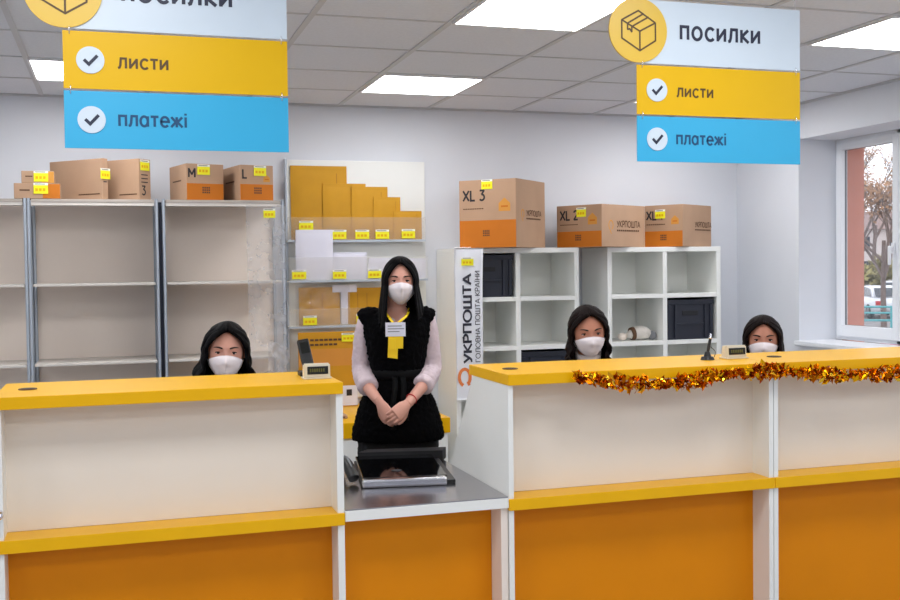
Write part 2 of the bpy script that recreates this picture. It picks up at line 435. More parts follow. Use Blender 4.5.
b = MB(); b.box(fx0 - .03, 5.513, 1.60, fx0 - .018, 5.539, 1.67, bev=.004); b.box(fx0 - .05, 5.518, 1.625, fx0 - .03, 5.534, 1.645)
b.box(fx0 - .058, 5.515, 1.53, fx0 - .044, 5.537, 1.65, bev=.006); b.build('handle', 'frame', win)

# ------------------------------------------------------------------ ceiling lights
def ceiling_light(loc, label):
    t = thing('ceiling_light', label, 'ceiling light', loc, 0, 'square ceiling lights')
    w = .295
    b = MB()
    for (x0, y0, x1, y1) in ((-w, -w, w, -w + .012), (-w, w - .012, w, w), (-w, -w + .012, -w + .012, w - .012), (w - .012, -w + .012, w, w - .012)):
        b.box(x0, y0, -.012, x1, y1, -.001)
    b.build('frame', 'ledrim', t, local=True)
    b = MB(); b.box(-w + .012, -w + .012, -.010, w - .012, w - .012, -.003); b.build('diffuser', 'led', t, local=True)
    return t
LX = [-1.908, -.10, 1.711, 3.52]
L0 = ceiling_light((LX[2], 5.972, ZC), 'square lit ceiling panel above the yellow envelope board, smallest whole one between the two signs')
for x, y, lab in ((LX[0], 5.972, 'square lit ceiling panel above the back shelves, out past the left edge'),
                  (LX[1], 5.972, 'square lit ceiling panel partly hidden behind the yellow board of the left hanging sign'),
                  (LX[3], 5.972, 'square lit ceiling panel hidden behind the right hanging sign, above the cardboard boxes'),
                  (LX[0], 4.135, 'square lit ceiling panel over the counter, out past the left edge'),
                  (LX[1], 4.135, 'square lit ceiling panel just above the frame behind the left hanging sign'),
                  (LX[2], 4.135, 'large bright square ceiling panel at the top centre, left of the right sign roundel'),
                  (LX[3], 4.135, 'bright square ceiling panel at the top right corner, right of the right hanging sign')):
    dup(L0, (x, y, ZC), lab)
for y in (2.30, .46, -1.38):
    for x in LX:
        ld = bpy.data.lights.new('ceiling_lamp', 'AREA'); ld.shape = 'SQUARE'; ld.size = .57; ld.energy = 14.3; ld.color = (.985, .988, 1)
        lo = bpy.data.objects.new('ceiling_lamp', ld); lo.location = (x, y, ZC - .012); COL.objects.link(lo)

# ------------------------------------------------------------------ outside
GZ = -.95
b = MB(); b.box(XO + .13, -60, GZ - .2, 160, 160, GZ); struct(b, 'ground_outside', 'asphalt')
def car(name, label, loc, rotz, paint, group=None):
    t = thing(name, label, 'car', loc, rotz, group)
    prof = [(-2.1, .32), (-2.15, .62), (-2.02, .86), (-1.55, .94), (-1.05, 1.02), (1.1, .98), (1.9, .84), (2.14, .66), (2.16, .34), (1.75, .26), (-1.8, .26)]
    b = MB(); b.prism(prof, 'xz', -.84, .84)
    bmesh.ops.bevel(b.bm, geom=b.bm.edges[:], offset=.06, segments=2, affect='EDGES'); b.build('body', paint, t, local=True, smooth=True)
    cab = [(-1.75, .9), (-1.1, 1.38), (-.55, 1.45), (.2, 1.42), (1.05, .92)]
    b = MB(); vs = b.prism(cab, 'xz', -.78, .78)
    for v in vs:
        if v.co.z > 1.2: v.co.y *= .8
    bmesh.ops.bevel(b.bm, geom=b.bm.edges[:], offset=.04, segments=2, affect='EDGES'); r = b.build('roof', paint, t, local=True, smooth=True)
    for s in (-1, 1):
        b = MB(); b.poly([(-1.45, s * .795, .98), (-1.02, s * .70, 1.32), (-.5, s * .675, 1.38), (-.42, s * .795, .98)]); b.poly([(-.36, s * .795, .98), (-.42, s * .675, 1.38), (.16, s * .68, 1.36), (.78, s * .795, .98)])
        b.build('side_window', 'carglass', r, local=True)
    b = MB(); b.poly([(1.06, -.66, .97), (1.06, .66, .97), (.32, .56, 1.37), (.32, -.56, 1.37)]); b.build('windscreen', 'carglass', r, local=True)
    b = MB(); b.poly([(-1.74, -.66, .98), (-1.74, .66, .98), (-1.2, .58, 1.35), (-1.2, -.58, 1.35)]); b.build('rear_window', 'carglass', r, local=True)
    for x in (-1.3, 1.35):
        for s in (-1, 1):
            b = MB(); b.cyl((x, s * .76, .32), .32, .2, 'y', 24); w = b.build('wheel', 'tyre', t, local=True)
            b = MB(); b.cyl((x, s * .865, .32), .19, .012, 'y', 18); b.build('hub_cap', 'grey', w, local=True)
    for s in (-1, 1):
        b = MB(); b.box(2.08, s * .62 - .16, .6, 2.17, s * .62 + .16, .74, bev=.02); b.build('headlamp', 'glass', t, local=True)
        b = MB(); b.box(-2.17, s * .66 - .12, .62, -2.06, s * .66 + .12, .8, bev=.02); b.build('tail_lamp', 'red', t, local=True)
    return t
car('parked_car', 'white car parked outside, nearer of the two white ones seen through the window', (33.0, 40.2, GZ), math.radians(68), 'carw', 'white cars parked outside')
car('parked_car', 'white car parked outside behind the nearer white one', (42.2, 49.8, GZ), math.radians(40), 'carw', 'white cars parked outside')
car('parked_car', 'crimson car parked closest outside the window, at the bottom of the pane', (15.9, 16.2, GZ), math.radians(-38), 'carp')
t = thing('street_railing', 'teal metal railing outside the window in front of the white cars', 'railing', (24.2, 29.6, GZ), math.radians(-38))
for z in (.55, .8, 1.0):
    b = MB(); b.cyl((0, 0, z), .035, 5, 'x', 8); b.build('rail', 'teal', t, local=True)
for k in range(6):
    b = MB(); b.cyl((-2.4 + .96 * k, 0, .52), .04, 1.04, 'z', 8); b.build('post', 'teal', t, local=True)
def tree(name, label, loc, hgt, seed, leaf, nleaf, group=None, spread=.55, low=.3, lsize=.09):
    rnd = random.Random(seed); t = thing(name, label, 'tree' if 'tree' in name else 'bush', loc, 0, group)
    b = MB(); tips = []
    def branch(p, d, ln, r, dep):
        q = p + d * ln; mid = (p + q) / 2 + Vector((rnd.uniform(-1, 1), rnd.uniform(-1, 1), 0)) * ln * .06
        b.tube([p, mid, q], [r, r * .82, r * .62], 6, sub=2, cap=False)
        tips.append((mid, dep)); tips.append((q, dep))
        if dep == 0: return
        for _ in range(rnd.choice((3, 3, 4))):
            nd = (d + Vector((rnd.uniform(-1, 1), rnd.uniform(-1, 1), rnd.uniform(-.5, .6))) * spread * 1.5).normalized()
            branch(p.lerp(q, rnd.uniform(.55, 1)), nd, ln * rnd.uniform(.55, .8), r * .55, dep - 1)
    branch(Vector((0, 0, 0)), Vector((0, 0, 1)), hgt * low, hgt * .011, 5 if nleaf < 3000 else 4)
    b.build('trunk', 'bark', t, local=True)
    b = MB()
    far = [q for q, dp in tips if dp <= 2]
    for _ in range(nleaf):
        c = rnd.choice(far) + Vector((rnd.gauss(0, .12), rnd.gauss(0, .12), rnd.gauss(0, .1)))
        u = Vector((rnd.gauss(0, 1), rnd.gauss(0, 1), rnd.gauss(0, 1))).normalized(); v = u.orthogonal().normalized(); s = lsize * rnd.uniform(.6, 1.3)
        b.poly([c - u * s, c + v * s * .5, c + u * s, c - v * s * .5])
    b.build('foliage', leaf, t, local=True)
tree('bare_tree', 'bare tree with thin dark branches outside, behind the parked cars', (51.5, 63.0, GZ), 17, 3, 'leafb', 2600, 'trees outside the window')
tree('bare_tree', 'bare tree nearer the window, its twigs crossing the top of the pane', (27.5, 33.2, GZ), 11, 5, 'leafb', 2400, 'trees outside the window')
tree('bare_tree', 'bare tree with dense twigs, farthest one left of the others outside', (64.0, 80.0, GZ), 22, 21, 'leafb', 2900, 'trees outside the window', .7)
tree('autumn_tree', 'leafy olive brown autumn tree outside above the white cars', (44.0, 53.6, GZ), 8.0, 8, 'leafg', 9000, 'trees outside the window', .85, .16, .2)
tree('autumn_tree', 'leafy russet autumn tree outside, further right than the olive one', (64.0, 65.0, GZ), 9.5, 11, 'leafb', 6000, 'trees outside the window', .75, .2, .16)
tree('garden_bush', 'low russet bush outside beside the plaster window reveal', (38.2, 51.5, GZ), 5.0, 14, 'leafg', 5200, None, .8, .15, .17)
t = thing('far_house', 'pale distant house behind the bare trees outside', 'house', (80, 108, GZ), math.radians(-38))
b = MB(); b.box(-14, -4, 0, 14, 4, 6.2); b.build('wall', 'farwall', t, local=True)
b = MB(); b.prism([(-4.5, 6.2), (4.5, 6.2), (0, 8.4)], 'yz', -14.4, 14.4); b.build('roof', 'farroof', t, local=True)
for k in range(8):
    for z in (1.2, 4):
        b = MB(); b.box(-12.6 + 3.4 * k, -4.05, z, -11.3 + 3.4 * k, -3.98, z + 1.4); b.build('window', 'carglass', t, local=True)

# ------------------------------------------------------------------ reception counter
Y0, YP = 3.40, 3.515        # front edge of ledges, plane of the recessed panels
def desk_side(b, x0, x1):
    b.prism([(Y0 + .008, 0), (Y0 + .008, 1.142), (3.78, 1.142), (4.08, .757), (4.08, 0)], 'yz', x0, x1)
def counter_unit(label, x0, x1, sides, grommets, ty1=3.82):
    t = thing('counter_unit', label, 'counter', ((x0 + x1) / 2, Y0, 0), 0, 'tall yellow and white counter units')
    b = MB(); b.box(x0, Y0 - .003, 1.143, x1, ty1, 1.181, bev=.002); top = b.build('transaction_top', 'yellow', t)
    for gx, gy in grommets:
        b = MB(); b.cyl((gx, gy, 1.1825), .028, .003, 'z', 20); b.cyl((gx, gy, 1.1838), .021, .002, 'z', 20, m=1); b.build('cable_grommet', ['inkb', 'ink'], top)
    b = MB(); b.box(x0 + .012, YP, .752, x1 - .012, YP + .018, 1.143); b.build('upper_panel', 'white', t)
    b = MB(); b.box(x0, Y0 - .002, .712, x1, YP, .7515, bev=.002); b.build('ledge', 'yellow', t)
    b = MB(); b.box(x0 + .012, YP, .0, x1 - .012, YP + .018, .712); b.build('lower_panel', 'orange', t)
    for s in sides:
        b = MB(); desk_side(b, *s); b.build('side_panel', 'whitec', t)
    b = MB(); b.box(x0 + .02, YP + .02, .725, x1 - .02, 4.08, .75); b.build('worktop', 'white', t)
    return t
UL = counter_unit('leftmost tall yellow and white counter unit, ending at the steel counter', -.355, .699, [(-.352, -.334), (.677, .699)], [(-.272, 3.60)])
b = MB(); b.cyl((-.343, Y0 - .006, .835), .010, .03, 'y', 16); b.sphere((-.343, Y0 - .026, .835), .014, 12); b.build('knob', 'chrome', UL)
counter_unit('middle tall yellow and white counter unit, right of the steel counter, under the garland start', 1.272, 2.3275, [(1.274, 1.292), (2.309, 2.327)], [(1.35, 3.585)])
counter_unit('rightmost tall yellow and white counter unit, running out of frame', 2.3295, 3.385, [(2.330, 2.348), (3.366, 3.384)], [(2.47, 3.61)])

t = thing('steel_counter', 'low steel-topped counter section with white edge and orange front, between the tall units', 'counter', (.985, Y0, 0))
b = MB(); b.box(.7005, Y0 + .002, .722, 1.2710, 4.20, .756, bev=.0015); b.build('slab', 'whitec', t)
b = MB(); b.box(.7015, Y0 + .006, .7562, 1.2700, 4.199, .7605); b.build('steel_sheet', 'steel', t)
b = MB(); b.box(.7005, YP, 0, 1.246, YP + .018, .722); b.build('front_panel', 'orange', t)
b = MB(); b.box(1.247, Y0 + .016, 0, 1.2715, 4.15, .722); b.build('side_panel', 'beige', t)

# flat parcel scale on the steel counter
t = thing('parcel_scale', 'black glass parcel scale with silver front bar lying on the steel counter', 'scale', (1.026, 3.95, .7607), math.radians(-9))
b = MB(); b.box(-.16, -.236, 0, .185, .22, .014, bev=.003); b.build('base', 'black', t, local=True)
b = MB(); b.box(-.155, -.225, .0145, .155, .225, .031, bev=.003); b.build('platform', 'blackg', t, local=True)
b = MB(); b.box(-.158, -.266, .001, .150, -.2255, .030, bev=.007); b.build('front_bar', 'chrome', t, local=True)
b = MB(); b.prism([(-.14, .23), (.20, .21), (.225, .29), (-.10, .30)], 'xy', .001, .045); b.build('rear_housing', 'navyd', t, local=True)
b = MB(); b.cyl((-.02, -.11, .0316), .02, .002, 'z', 20); b.build('level_button', 'ink', t, local=True)
# handset left of it
t = thing('hand_scanner', 'black curved hand scanner resting on the steel counter against the left unit', 'scanner', (.818, 3.88, .7607), math.radians(-9))
b = MB(); b.tube([(-.028, .20, .016), (-.022, .12, .05), (-.008, .03, .058), (.006, -.04, .032), (.012, -.07, .019)], [(.014, .012), (.018, .02), (.02, .02), (.022, .018), (.02, .014)], 14); b.build('body', 'black', t, local=True)
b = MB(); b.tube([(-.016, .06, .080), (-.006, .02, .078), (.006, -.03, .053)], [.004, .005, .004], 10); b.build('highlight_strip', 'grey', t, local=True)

# ------------------------------------------------------------------ counter-top things
def display(label, x, y, w):
    t = thing('customer_display', label, 'display', (x, y, 1.1815), 0, 'small customer displays on the counter')
    b = MB(); b.prism([(-.02, .004), (-.016, .052), (.018, .05), (.024, .004)], 'yz', -w / 2, w / 2)
    bmesh.ops.bevel(b.bm, geom=b.bm.edges[:], offset=.004, segments=2, affect='EDGES'); b.build('case', 'ivory', t, local=True)
    b = MB(); b.box(-w / 2 - .004, -.026, 0, w / 2 + .004, .03, .006, bev=.002); b.build('foot', 'ivory', t, local=True)
    b = MB(); b.box(-w / 2 + .01, -.0215, .016, w / 2 - .008, -.014, .042); s = b.build('screen', 'lcd', t, local=True)
    b = MB()
    for k in range(7): b.box(-w / 2 + .018 + k * (w - .036) / 7, -.0225, .024, -w / 2 + .018 + (k + .6) * (w - .036) / 7, -.0212, .035)
    b.build('readout', 'lcdseg', s, local=True)
    return t
display('small ivory customer display with dark screen on the left counter top', .640, 3.55, .088)
display('small ivory customer display with dark screen on the right counter, beside the pen holder', 2.296, 3.62, .09)
t = thing('card_terminal', 'black card terminal leaning on its stand behind the left customer display', 'card terminal', (.628, 3.655, 1.1815))
b = MB(); b.box(-.03, -.03, 0, .04, .035, .016, bev=.004); b.build('stand', 'black', t, local=True)
mx = Matrix.Translation((-.004, .0, .066)) @ Matrix.Rotation(math.radians(-9), 4, 'Y') @ Matrix.Rotation(math.radians(-18), 4, 'X')
b = MB(); b.box(-.02, -.012, -.062, .02, .012, .062, bev=.006, mx=mx); b.build('handset', 'black', t, local=True)
b = MB(); b.box(-.015, -.0135, .01, .015, -.0115, .05, mx=mx); b.build('screen', 'lcd', t, local=True)
t = thing('pen_holder', 'black counter pen holder with a silver pen leaning in it, on the right counter', 'pen holder', (2.172, 3.61, 1.1815))
b = MB(); b.cyl((0, 0, .006), .027, .012, 'z', 20, r2=.022); b.cyl((0, 0, .02), .016, .022, 'z', 16, r2=.009); b.build('base', 'black', t, local=True)
b = MB(); b.tube([(.0, 0, .02), (.007, 0, .055), (.013, 0, .082)], [.0055, .006, .0055], 10); p = b.build('pen', 'black', t, local=True)
b = MB(); b.tube([(.0125, 0, .080), (.0165, 0, .1)], [.0058, .004], 10); b.build('pen_cap', 'chrome', p, local=True)
b = MB(); b.tube([(.012, -.004, .05), (.03, -.008, .03), (.022, -.012, .01)], [.0016] * 3, 6); b.build('cord', 'black', t, local=True)

# garland along the lip of the right counter
path = [(1.508, 1.168), (1.62, 1.146), (1.757, 1.130), (1.88, 1.126), (2.0, 1.138), (2.12, 1.152), (2.246, 1.158), (2.37, 1.148), (2.504, 1.134), (2.615, 1.124), (2.74, 1.121), (2.857, 1.124), (3.0, 1.14), (3.12, 1.15), (3.25, 1.142), (3.39, 1.126)]
t = thing('tinsel_garland', 'shiny gold tinsel garland hung along the front lip of the right counter', 'garland', (2.4, 3.36, 1.1), 0)
b = MB(); b.tube([(x, 3.377, z) for x, z in path], [.004] * len(path), 6, sub=4); b.build('string', 'gold2', t)
b = MB(); rnd = random.Random(3)
for k in range(1600):
    u = rnd.random() * (len(path) - 1); i = int(u); f = u - i
    cx = path[i][0] * (1 - f) + path[i + 1][0] * f; cz = path[i][1] * (1 - f) + path[i + 1][1] * f
    a = rnd.uniform(0, 2 * PI); rr = .029 * math.sqrt(rnd.random()) * (.85 + .25 * math.sin(cx * 23))
    c = Vector((cx, 3.366 + rr * math.cos(a) * .62, cz + rr * math.sin(a)))
    d = Vector((rnd.gauss(0, .5), rnd.gauss(0, .7) - .3, rnd.gauss(0, .8))).normalized(); v = d.cross(Vector((rnd.gauss(0, 1), rnd.gauss(0, 1), rnd.gauss(0, 1)))).normalized()
    L_ = rnd.uniform(.012, .021); w = rnd.uniform(.0065, .0115); nrm = d.cross(v)
    pts = [c - d * L_, c - d * L_ * .1 + v * w, c + d * L_ + nrm * .002, c - d * L_ * .1 - v * w]
    for p in pts: p.y = min(p.y, 3.394)
    b.poly(pts, rnd.choice((0, 0, 0, 1, 1, 1, 2)))
o = b.build('foil', ['gold', 'gold2', 'gold3'], t); o['kind'] = 'stuff'

# ------------------------------------------------------------------ hanging signs
def hanging_sign(label, x0, zs):
    Y = 3.10; W = .613
    t = thing('hanging_sign', label, 'sign', (x0 + W / 2, Y, 1.885), 0, 'hanging service signs')
    def board(z0, z1, m):
        b = MB(); b.box(x0, Y, z0, x0 + W, Y + .004, z1); return b.build('board', m, t)
    wz0, wz1, yz0, yz1, bz0, bz1 = zs
    bw, by, bb = board(wz0, wz1, 'signw'), board(yz0, yz1, 'signy'), board(bz0, bz1, 'signb')
    # round parcel emblem on the white board
    cx, cz, R = x0 + .004, wz0 + .103, .103
    b = MB(); b.cyl((cx, Y - .002, cz), R, .006, 'y', 56); em = b.build('roundel', 'signc', bw)
    b = MB(); k = .0095; mx = face_mx((cx, Y - .0056, cz), *FRONT); lw = .0055
    c = lambda *p: [(q[0] * .062, q[1] * .062) for q in p]
    for n, s in enumerate(([(-.95, .48), (0, 1.0), (.98, .42), (.08, -.05), (-.95, .48)], [(-.95, .48), (-.95, -.45), (.08, -1.05), (.98, -.5), (.98, .42)], [(.08, -.05), (.08, -1.05)],
                           [(-.38, .16), (.58, .70)], [(-.62, .32), (.30, .86)], [(-.62, .32), (-.62, .0), (-.5, .04), (-.38, -.12), (-.38, .16)])):
        stroke(b, c(*s), lw, mx, n * 4e-5)
    b.build('parcel_emblem', 'signbrown', bw)
    # words and ticks
    b = MB(); letters(b, 'посилки', face_mx((x0 + .156, Y - .0008, wz0 + .084), *FRONT), .0555, .18, gap=.125); b.build('lettering', 'slate', bw)
    b = MB(); letters(b, 'листи', face_mx((x0 + .144, Y - .0008, (yz0 + yz1) / 2 - .018), *FRONT), .0365, .175, gap=.11); b.build('lettering', 'signbrown', by)
    b = MB(); letters(b, 'платежі', face_mx((x0 + .141, Y - .0008, (bz0 + bz1) / 2 - .014), *FRONT), .0375, .18, gap=.09); b.build('lettering', 'signnavy', bb)
    for bo, z in ((by, (yz0 + yz1) / 2), (bb, (bz0 + bz1) / 2)):
        b = MB(); b.cyl((x0 + .071, Y - .001, z), .037, .003, 'y', 40); b.build('tick_badge', 'signw', bo)
        b = MB(); stroke(b, [(-.016, -.0), (-.004, -.012), (.018, .012)], .0085, face_mx((x0 + .071, Y - .0032, z), *FRONT), 0); b.build('tick', 'slate', bo)
    for x in (x0 + .018, x0 + W - .018):
        for z in ((wz0 + yz1) / 2, (yz0 + bz1) / 2):
            b = MB(); b.tube([(x, Y + .002 + .008 * math.cos(a), z + .013 * math.sin(a)) for a in [2 * PI * i / 12 for i in range(13)]], [.0013] * 13, 6, sub=1); b.build('ring', 'chrome', t)
        b = MB(); b.tube([(x, Y + .002, wz1 - .012), (x, Y + .002, ZC)], [.0012, .0012], 6, sub=1); b.build('hanger_wire', 'chrome', t)
    return t
hanging_sign('left hanging sign with white, yellow and blue boards, its top cut off by the frame', -.124, (2.216, 2.412, 2.053, 2.210, 1.890, 2.047))
hanging_sign('right hanging sign with yellow parcel roundel and white, yellow and blue boards shown whole', 1.613, (2.200, 2.403, 2.036, 2.194, 1.884, 2.030))

# ------------------------------------------------------------------ left shelving
def shelving(label, x0):
    W = .708; t = thing('shelving_unit', label, 'shelf', (x0 + W / 2, 6.62, 0), 0, 'beige metal-post shelving units')
    for x in (x0, x0 + W - .016):
        for y in (6.40, 6.79):
            b = MB(); b.box(x, y, 0, x + .016, y + .004, 1.968); b.box(x, y, 0, x + .005, y + .026, 1.968)
            b.box(x + .011, y, 0, x + .016, y + .026, 1.968); b.build('post', 'post', t)
    for z in (.12, .57, 1.014, 1.466, 1.934):
        b = MB(); b.box(x0 + .021, 6.404, z + (.004 if z < 1.9 else .012), x0 + W - .021, 6.80, z + .018 if z < 1.9 else z + .03, bev=.0015)
        sb = b.build('shelf_board', 'shelfb' if z < 1.9 else 'shelft', t)
        if z > 1.9:
            b = MB(); b.box(x0 + .021, 6.407, z - .006, x0 + W - .021, 6.44, z + .0118); b.build('edge_strip', 'shelfb', sb)
    b = MB(); b.box(x0 + .004, 6.818, .05, x0 + W - .004, 6.83, 1.96); b.build('back_panel', 'beige', t)
    return t
s1 = shelving('beige metal-post shelving unit in the middle of the left wall run', -.464)
s0 = dup(s1, (s1.location.x - .711, 6.62, 0), 'beige metal-post shelving unit cut by the left edge of frame')
s2 = dup(s1, (s1.location.x + .731, 6.62, 0), 'beige metal-post shelving unit half covered by clear plastic film')
b = MB(); b.box(.2655, 6.44, .05, .2665, 6.78, 1.93); b.build('side_panel', 'darkgap', s2)  # thin dark sheet standing in for the shadow in the gap
b = MB(); b.box(.2470, 6.428, .05, .2640, 6.80, 1.95); b.build('gap_shade_strip', 'darkgap', s2)  # dark strip filling the gap, its shade painted in

# plastic film hung at the right of the third unit
t = thing('plastic_film', 'clear crinkled plastic film hanging over the right part of the shelving', 'plastic film', (.87, 6.385, 1.95))
def film(u, v):
    x = .745 + .235 * u - .02 * v * (u - .5); z = 1.935 - 1.13 * v
    y = 6.385 + .008 * math.sin(9 * u + 2 * v) + .010 * noise.noise((x * 9, z * 5, 1)) + (.014 * noise.noise((x * 24, z * 22, 3)) if v > .6 else .004 * noise.noise((x * 30, z * 20, 2)))
    return (x, min(y, 6.396), z)
b = MB(); b.grid(film, 40, 90); b.build('sheet', 'film', t)
b = MB(); b.grid(lambda u, v: (.86 + .125 * u, 6.372 + .006 * math.sin(14 * u + 11 * v) + .012 * noise.noise((u * 5, v * 6, 5)), 1.105 - .22 * v - .05 * (u - .5)), 24, 24); b.build('crumpled_end', 'film', t)
b = MB(); price_tag(b, .846, 1.858, .916, 1.912, 6.366); b.build('price_tag', TAGM, t)

# ------------------------------------------------------------------ cardboard boxes
def carton(label, corner, theta, wf, ws, hgt, z, front, tag, group, side=None, name='cardboard_box', leftside=False):
    """corner = nearest bottom corner; the printed face runs from it. leftside False: printed face goes left-and-back (turned by theta), plain face right-and-back.
    True: printed face goes right-and-back by theta, plain face left-and-back."""
    th = theta
    t = thing(name, label, 'box', (corner[0], corner[1], z), 0, group)
    if not leftside:
        ux = Vector((-math.cos(th), math.sin(th), 0)); vx = Vector((math.sin(th), math.cos(th), 0)); org = ux * wf; rgt = -ux; dep = vx
    else:
        ux = Vector((math.cos(th), math.sin(th), 0)); vx = Vector((-math.sin(th), math.cos(th), 0)); org = Vector((0, 0, 0)); rgt = ux; dep = vx
    # local frame: x along printed face, y into the box
    fm = Matrix(((rgt.x, dep.x, 0, org.x), (rgt.y, dep.y, 0, org.y), (0, 0, 1, 0), (0, 0, 0, 1)))
    b = MB(); vs = b.box(0, 0, 0, wf, ws, hgt, bev=.003, mx=fm); b.build('carton', 'card', t, local=True)
    b = MB(); b.box(.004, ws / 2 - .002, hgt, wf - .004, ws / 2 + .002, hgt + .001, mx=fm)
    b.build('flap_seam', 'inkb', t, local=True)
    pm = fm @ Matrix(((1, 0, 0, 0), (0, 0, -1, 0), (0, 1, 0, 0), (0, 0, 0, 1)))     # text plane: x right, y up, z out of the face
    front(t, fm, pm, wf, hgt)
    if side: side(t, fm, wf, ws, hgt)
    if tag:
        b = MB(); price_tag(b, tag[0] * wf - .038, tag[1] * hgt, tag[0] * wf + .038, tag[1] * hgt + .06, -.004, mx=fm); b.build('price_tag', TAGM, t, local=True)
    return t
def print_front(txt, band=.38, house=True, sz=.055, tx=.06, ty=.66, line=True):
    def fn(t, fm, pm, w, hg):
        b = MB(); b.box(.002, -.0006, .002, w - .002, .001, hg * band, mx=fm); b.build('orange_band', 'cardo', t, local=True)
        b = MB(); letters(b, txt, pm @ Matrix.Translation((tx * w, ty * hg, .0009)), sz, .2)
        b.build('size_lettering', 'ink', t, local=True)
        if line:
            b = MB()
            for k in range(9): b.box(tx * w + k * .0165, -.001, hg * (ty - .13), tx * w + k * .0165 + .013, -.0002, hg * (ty - .13) + .006, mx=fm)
            b.build('underline_print', 'inkb', t, local=True)
        b = MB()
        for i in range(4):
            for j in range(3): b.box(w * .42 + i * .0125, -.0014, hg * band * .42 + j * .014, w * .42 + i * .0125 + .009, -.0004, hg * band * .42 + j * .014 + .010, mx=fm)
        b.build('block_print', 'inkb', t, local=True)
        if house:
            b = MB(); a = w * .70; s = w * .2; z0 = hg * .53
            b.poly([pm @ Vector(p) for p in ((a, z0, .0008), (a + s, z0, .0008), (a + s, z0 + s * .62, .0008), (a + s * .5, z0 + s * 1.05, .0008), (a, z0 + s * .62, .0008))]); hs = b.build('house_print', 'cardo2', t, local=True)
            b = MB(); b.box(a + .2 * s, -.0016, z0 + .3 * s, a + .8 * s, -.001, z0 + .44 * s, mx=fm); b.build('house_text', 'cardo', hs, local=True)
    return fn
def print_side(scale=.034, logo=True, frac=.34):
    def fn(t, fm, w, ws, hg):
        mx = fm @ Matrix(((0, 0, 1, w), (1, 0, 0, 0), (0, 1, 0, 0), (0, 0, 0, 1)))       # face at x = w, running back
        x0 = ws * frac; z0 = hg * .47
        b = MB(); letters(b, 'УКРПОШТА', mx @ Matrix.Translation((x0, z0, .0012)), scale, .17)
        for k in range(12): b.box(w + .0004, x0 + k * scale * .55, z0 - scale * .7, w + .0012, x0 + k * scale * .55 + scale * .42, z0 - scale * .42, mx=fm)
        b.build('brand_lettering', 'inkb', t, local=True)
        if logo:
            b = MB(); r = scale * .75; stroke(b, arc(x0 - scale * 1.7, z0 + scale * .3, r * .8, r, -60, 240, 18), .008, mx, .0012)
            stroke(b, [(x0 - scale * 1.7 - .012, z0 - scale * .45), (x0 - scale * 1.7 + .004, z0 - scale * 1.1)], .008, mx, .0013); b.build('pin_emblem', 'cardo2', t, local=True)
    return fn
GB = 'large cardboard boxes on the white cube shelves'
carton('tall cardboard box printed XL 3 with orange band on the white cube shelf', (2.394, 6.22), math.radians(46),   .402, .45, .431, 1.6712, print_front('XL 3', .405, True, .062, .07, .70), (.5, .86), GB, print_side())
carton('cardboard box printed XL 2, left of the two lower boxes on the cube shelves', (3.003, 6.27), math.radians(61), .365, .50, .277, 1.6712, print_front('XL 2', .38, True, .058, .08, .66), (.56, .72), GB, print_side(.040))
carton('cardboard box printed XL 1, rightmost on the cube shelves', (3.655, 6.38), math.radians(59), .295, .40, .286, 1.6712, print_front('XL 1', .38, True, .056, .05, .66), (.42, .68), GB, print_side(.034, False, .42))
GS = 'small cardboard boxes on top of the left shelving'
def side_line(t, fm, w, ws, hg):
    b = MB(); b.box(-.0012, ws * .3, hg * .54, -.0004, ws * .8, hg * .58, mx=fm); b.build('side_print', 'inkb', t, local=True)
carton('cardboard box printed M with orange band on the third left shelving unit', (.409, 6.43), math.radians(15), .228, .31, .215, 1.9650, print_front('M', .46, False, .05, .05, .63, False), (.46, .70), GS, side_line, leftside=True)
carton('cardboard box printed L with orange band, right of the M box on the left shelving', (.719, 6.43), math.radians(12), .208, .34, .212, 1.9650, print_front('L', .46, True, .05, .07, .63, False), (.60, .70), GS, side_line, leftside=True)
def plain_front(t, fm, pm, w, hg):
    b = MB(); b.box(w * .55, -.001, .03, w * .95, -.0004, .037, mx=fm); b.build('small_print', 'inkb', t, local=True)
def edge_print(tz, big):
    def fn(t, fm, w, ws, hg):
        b = MB()
        mx = fm @ Matrix(((0, 0, 1, w), (1, 0, 0, 0), (0, 1, 0, 0), (0, 0, 0, 1)))
        if big: letters(b, '3', mx @ Matrix.Translation((ws * .22, .03, .0012)), .05, .17)
        for k in range(3): b.box(w + .0004, ws * .2, hg * (.42 + .09 * k), w + .0012, ws * .75, hg * (.42 + .09 * k) + .006, mx=fm)
        b.build('edge_print', 'ink', t, local=True)
        b = MB(); m2 = mx @ Matrix(((1, 0, 0, 0), (0, 0, 1, 0), (0, -1, 0, 0), (0, 0, 0, 1)))
        price_tag(b, max(ws * .5 - .036, -.024), tz * hg, max(ws * .5 - .036, -.024) + min(.072, ws + .03), tz * hg + .06, -.004, mx=m2); b.build('price_tag', TAGM, t, local=True)
    return fn
carton('flat cardboard box standing on edge, widest face, first after the stacked pair on left shelving', (-.060, 6.432), math.radians(45), .42, .044, .236, 1.9650, plain_front, None, GS, edge_print(.5, False))
carton('flat cardboard box standing on edge, thicker, with a yellow tag at its top right edge', (.142, 6.432), math.radians(45), .34, .095, .238, 1.9650, plain_front, None, GS, edge_print(.72, True))
def low_front(col):
    def fn(t, fm, pm, w, hg):
        b = MB(); b.box(w * .62, -.0006, .002, w - .001, .001, hg - .004, mx=fm); b.build('orange_end', col, t, local=True)
        b = MB(); b.box(w * .12, -.001, hg * .5, w * .34, -.0004, hg * .6, mx=fm); b.build('small_print', 'inkb', t, local=True)
    return fn
carton('low flat cardboard box with orange end, bottom of the stacked pair at far left', (-.53, 6.405), 0, .243, .15, .086, 1.9650, low_front('cardo'), (.58, .32), GS, leftside=True)
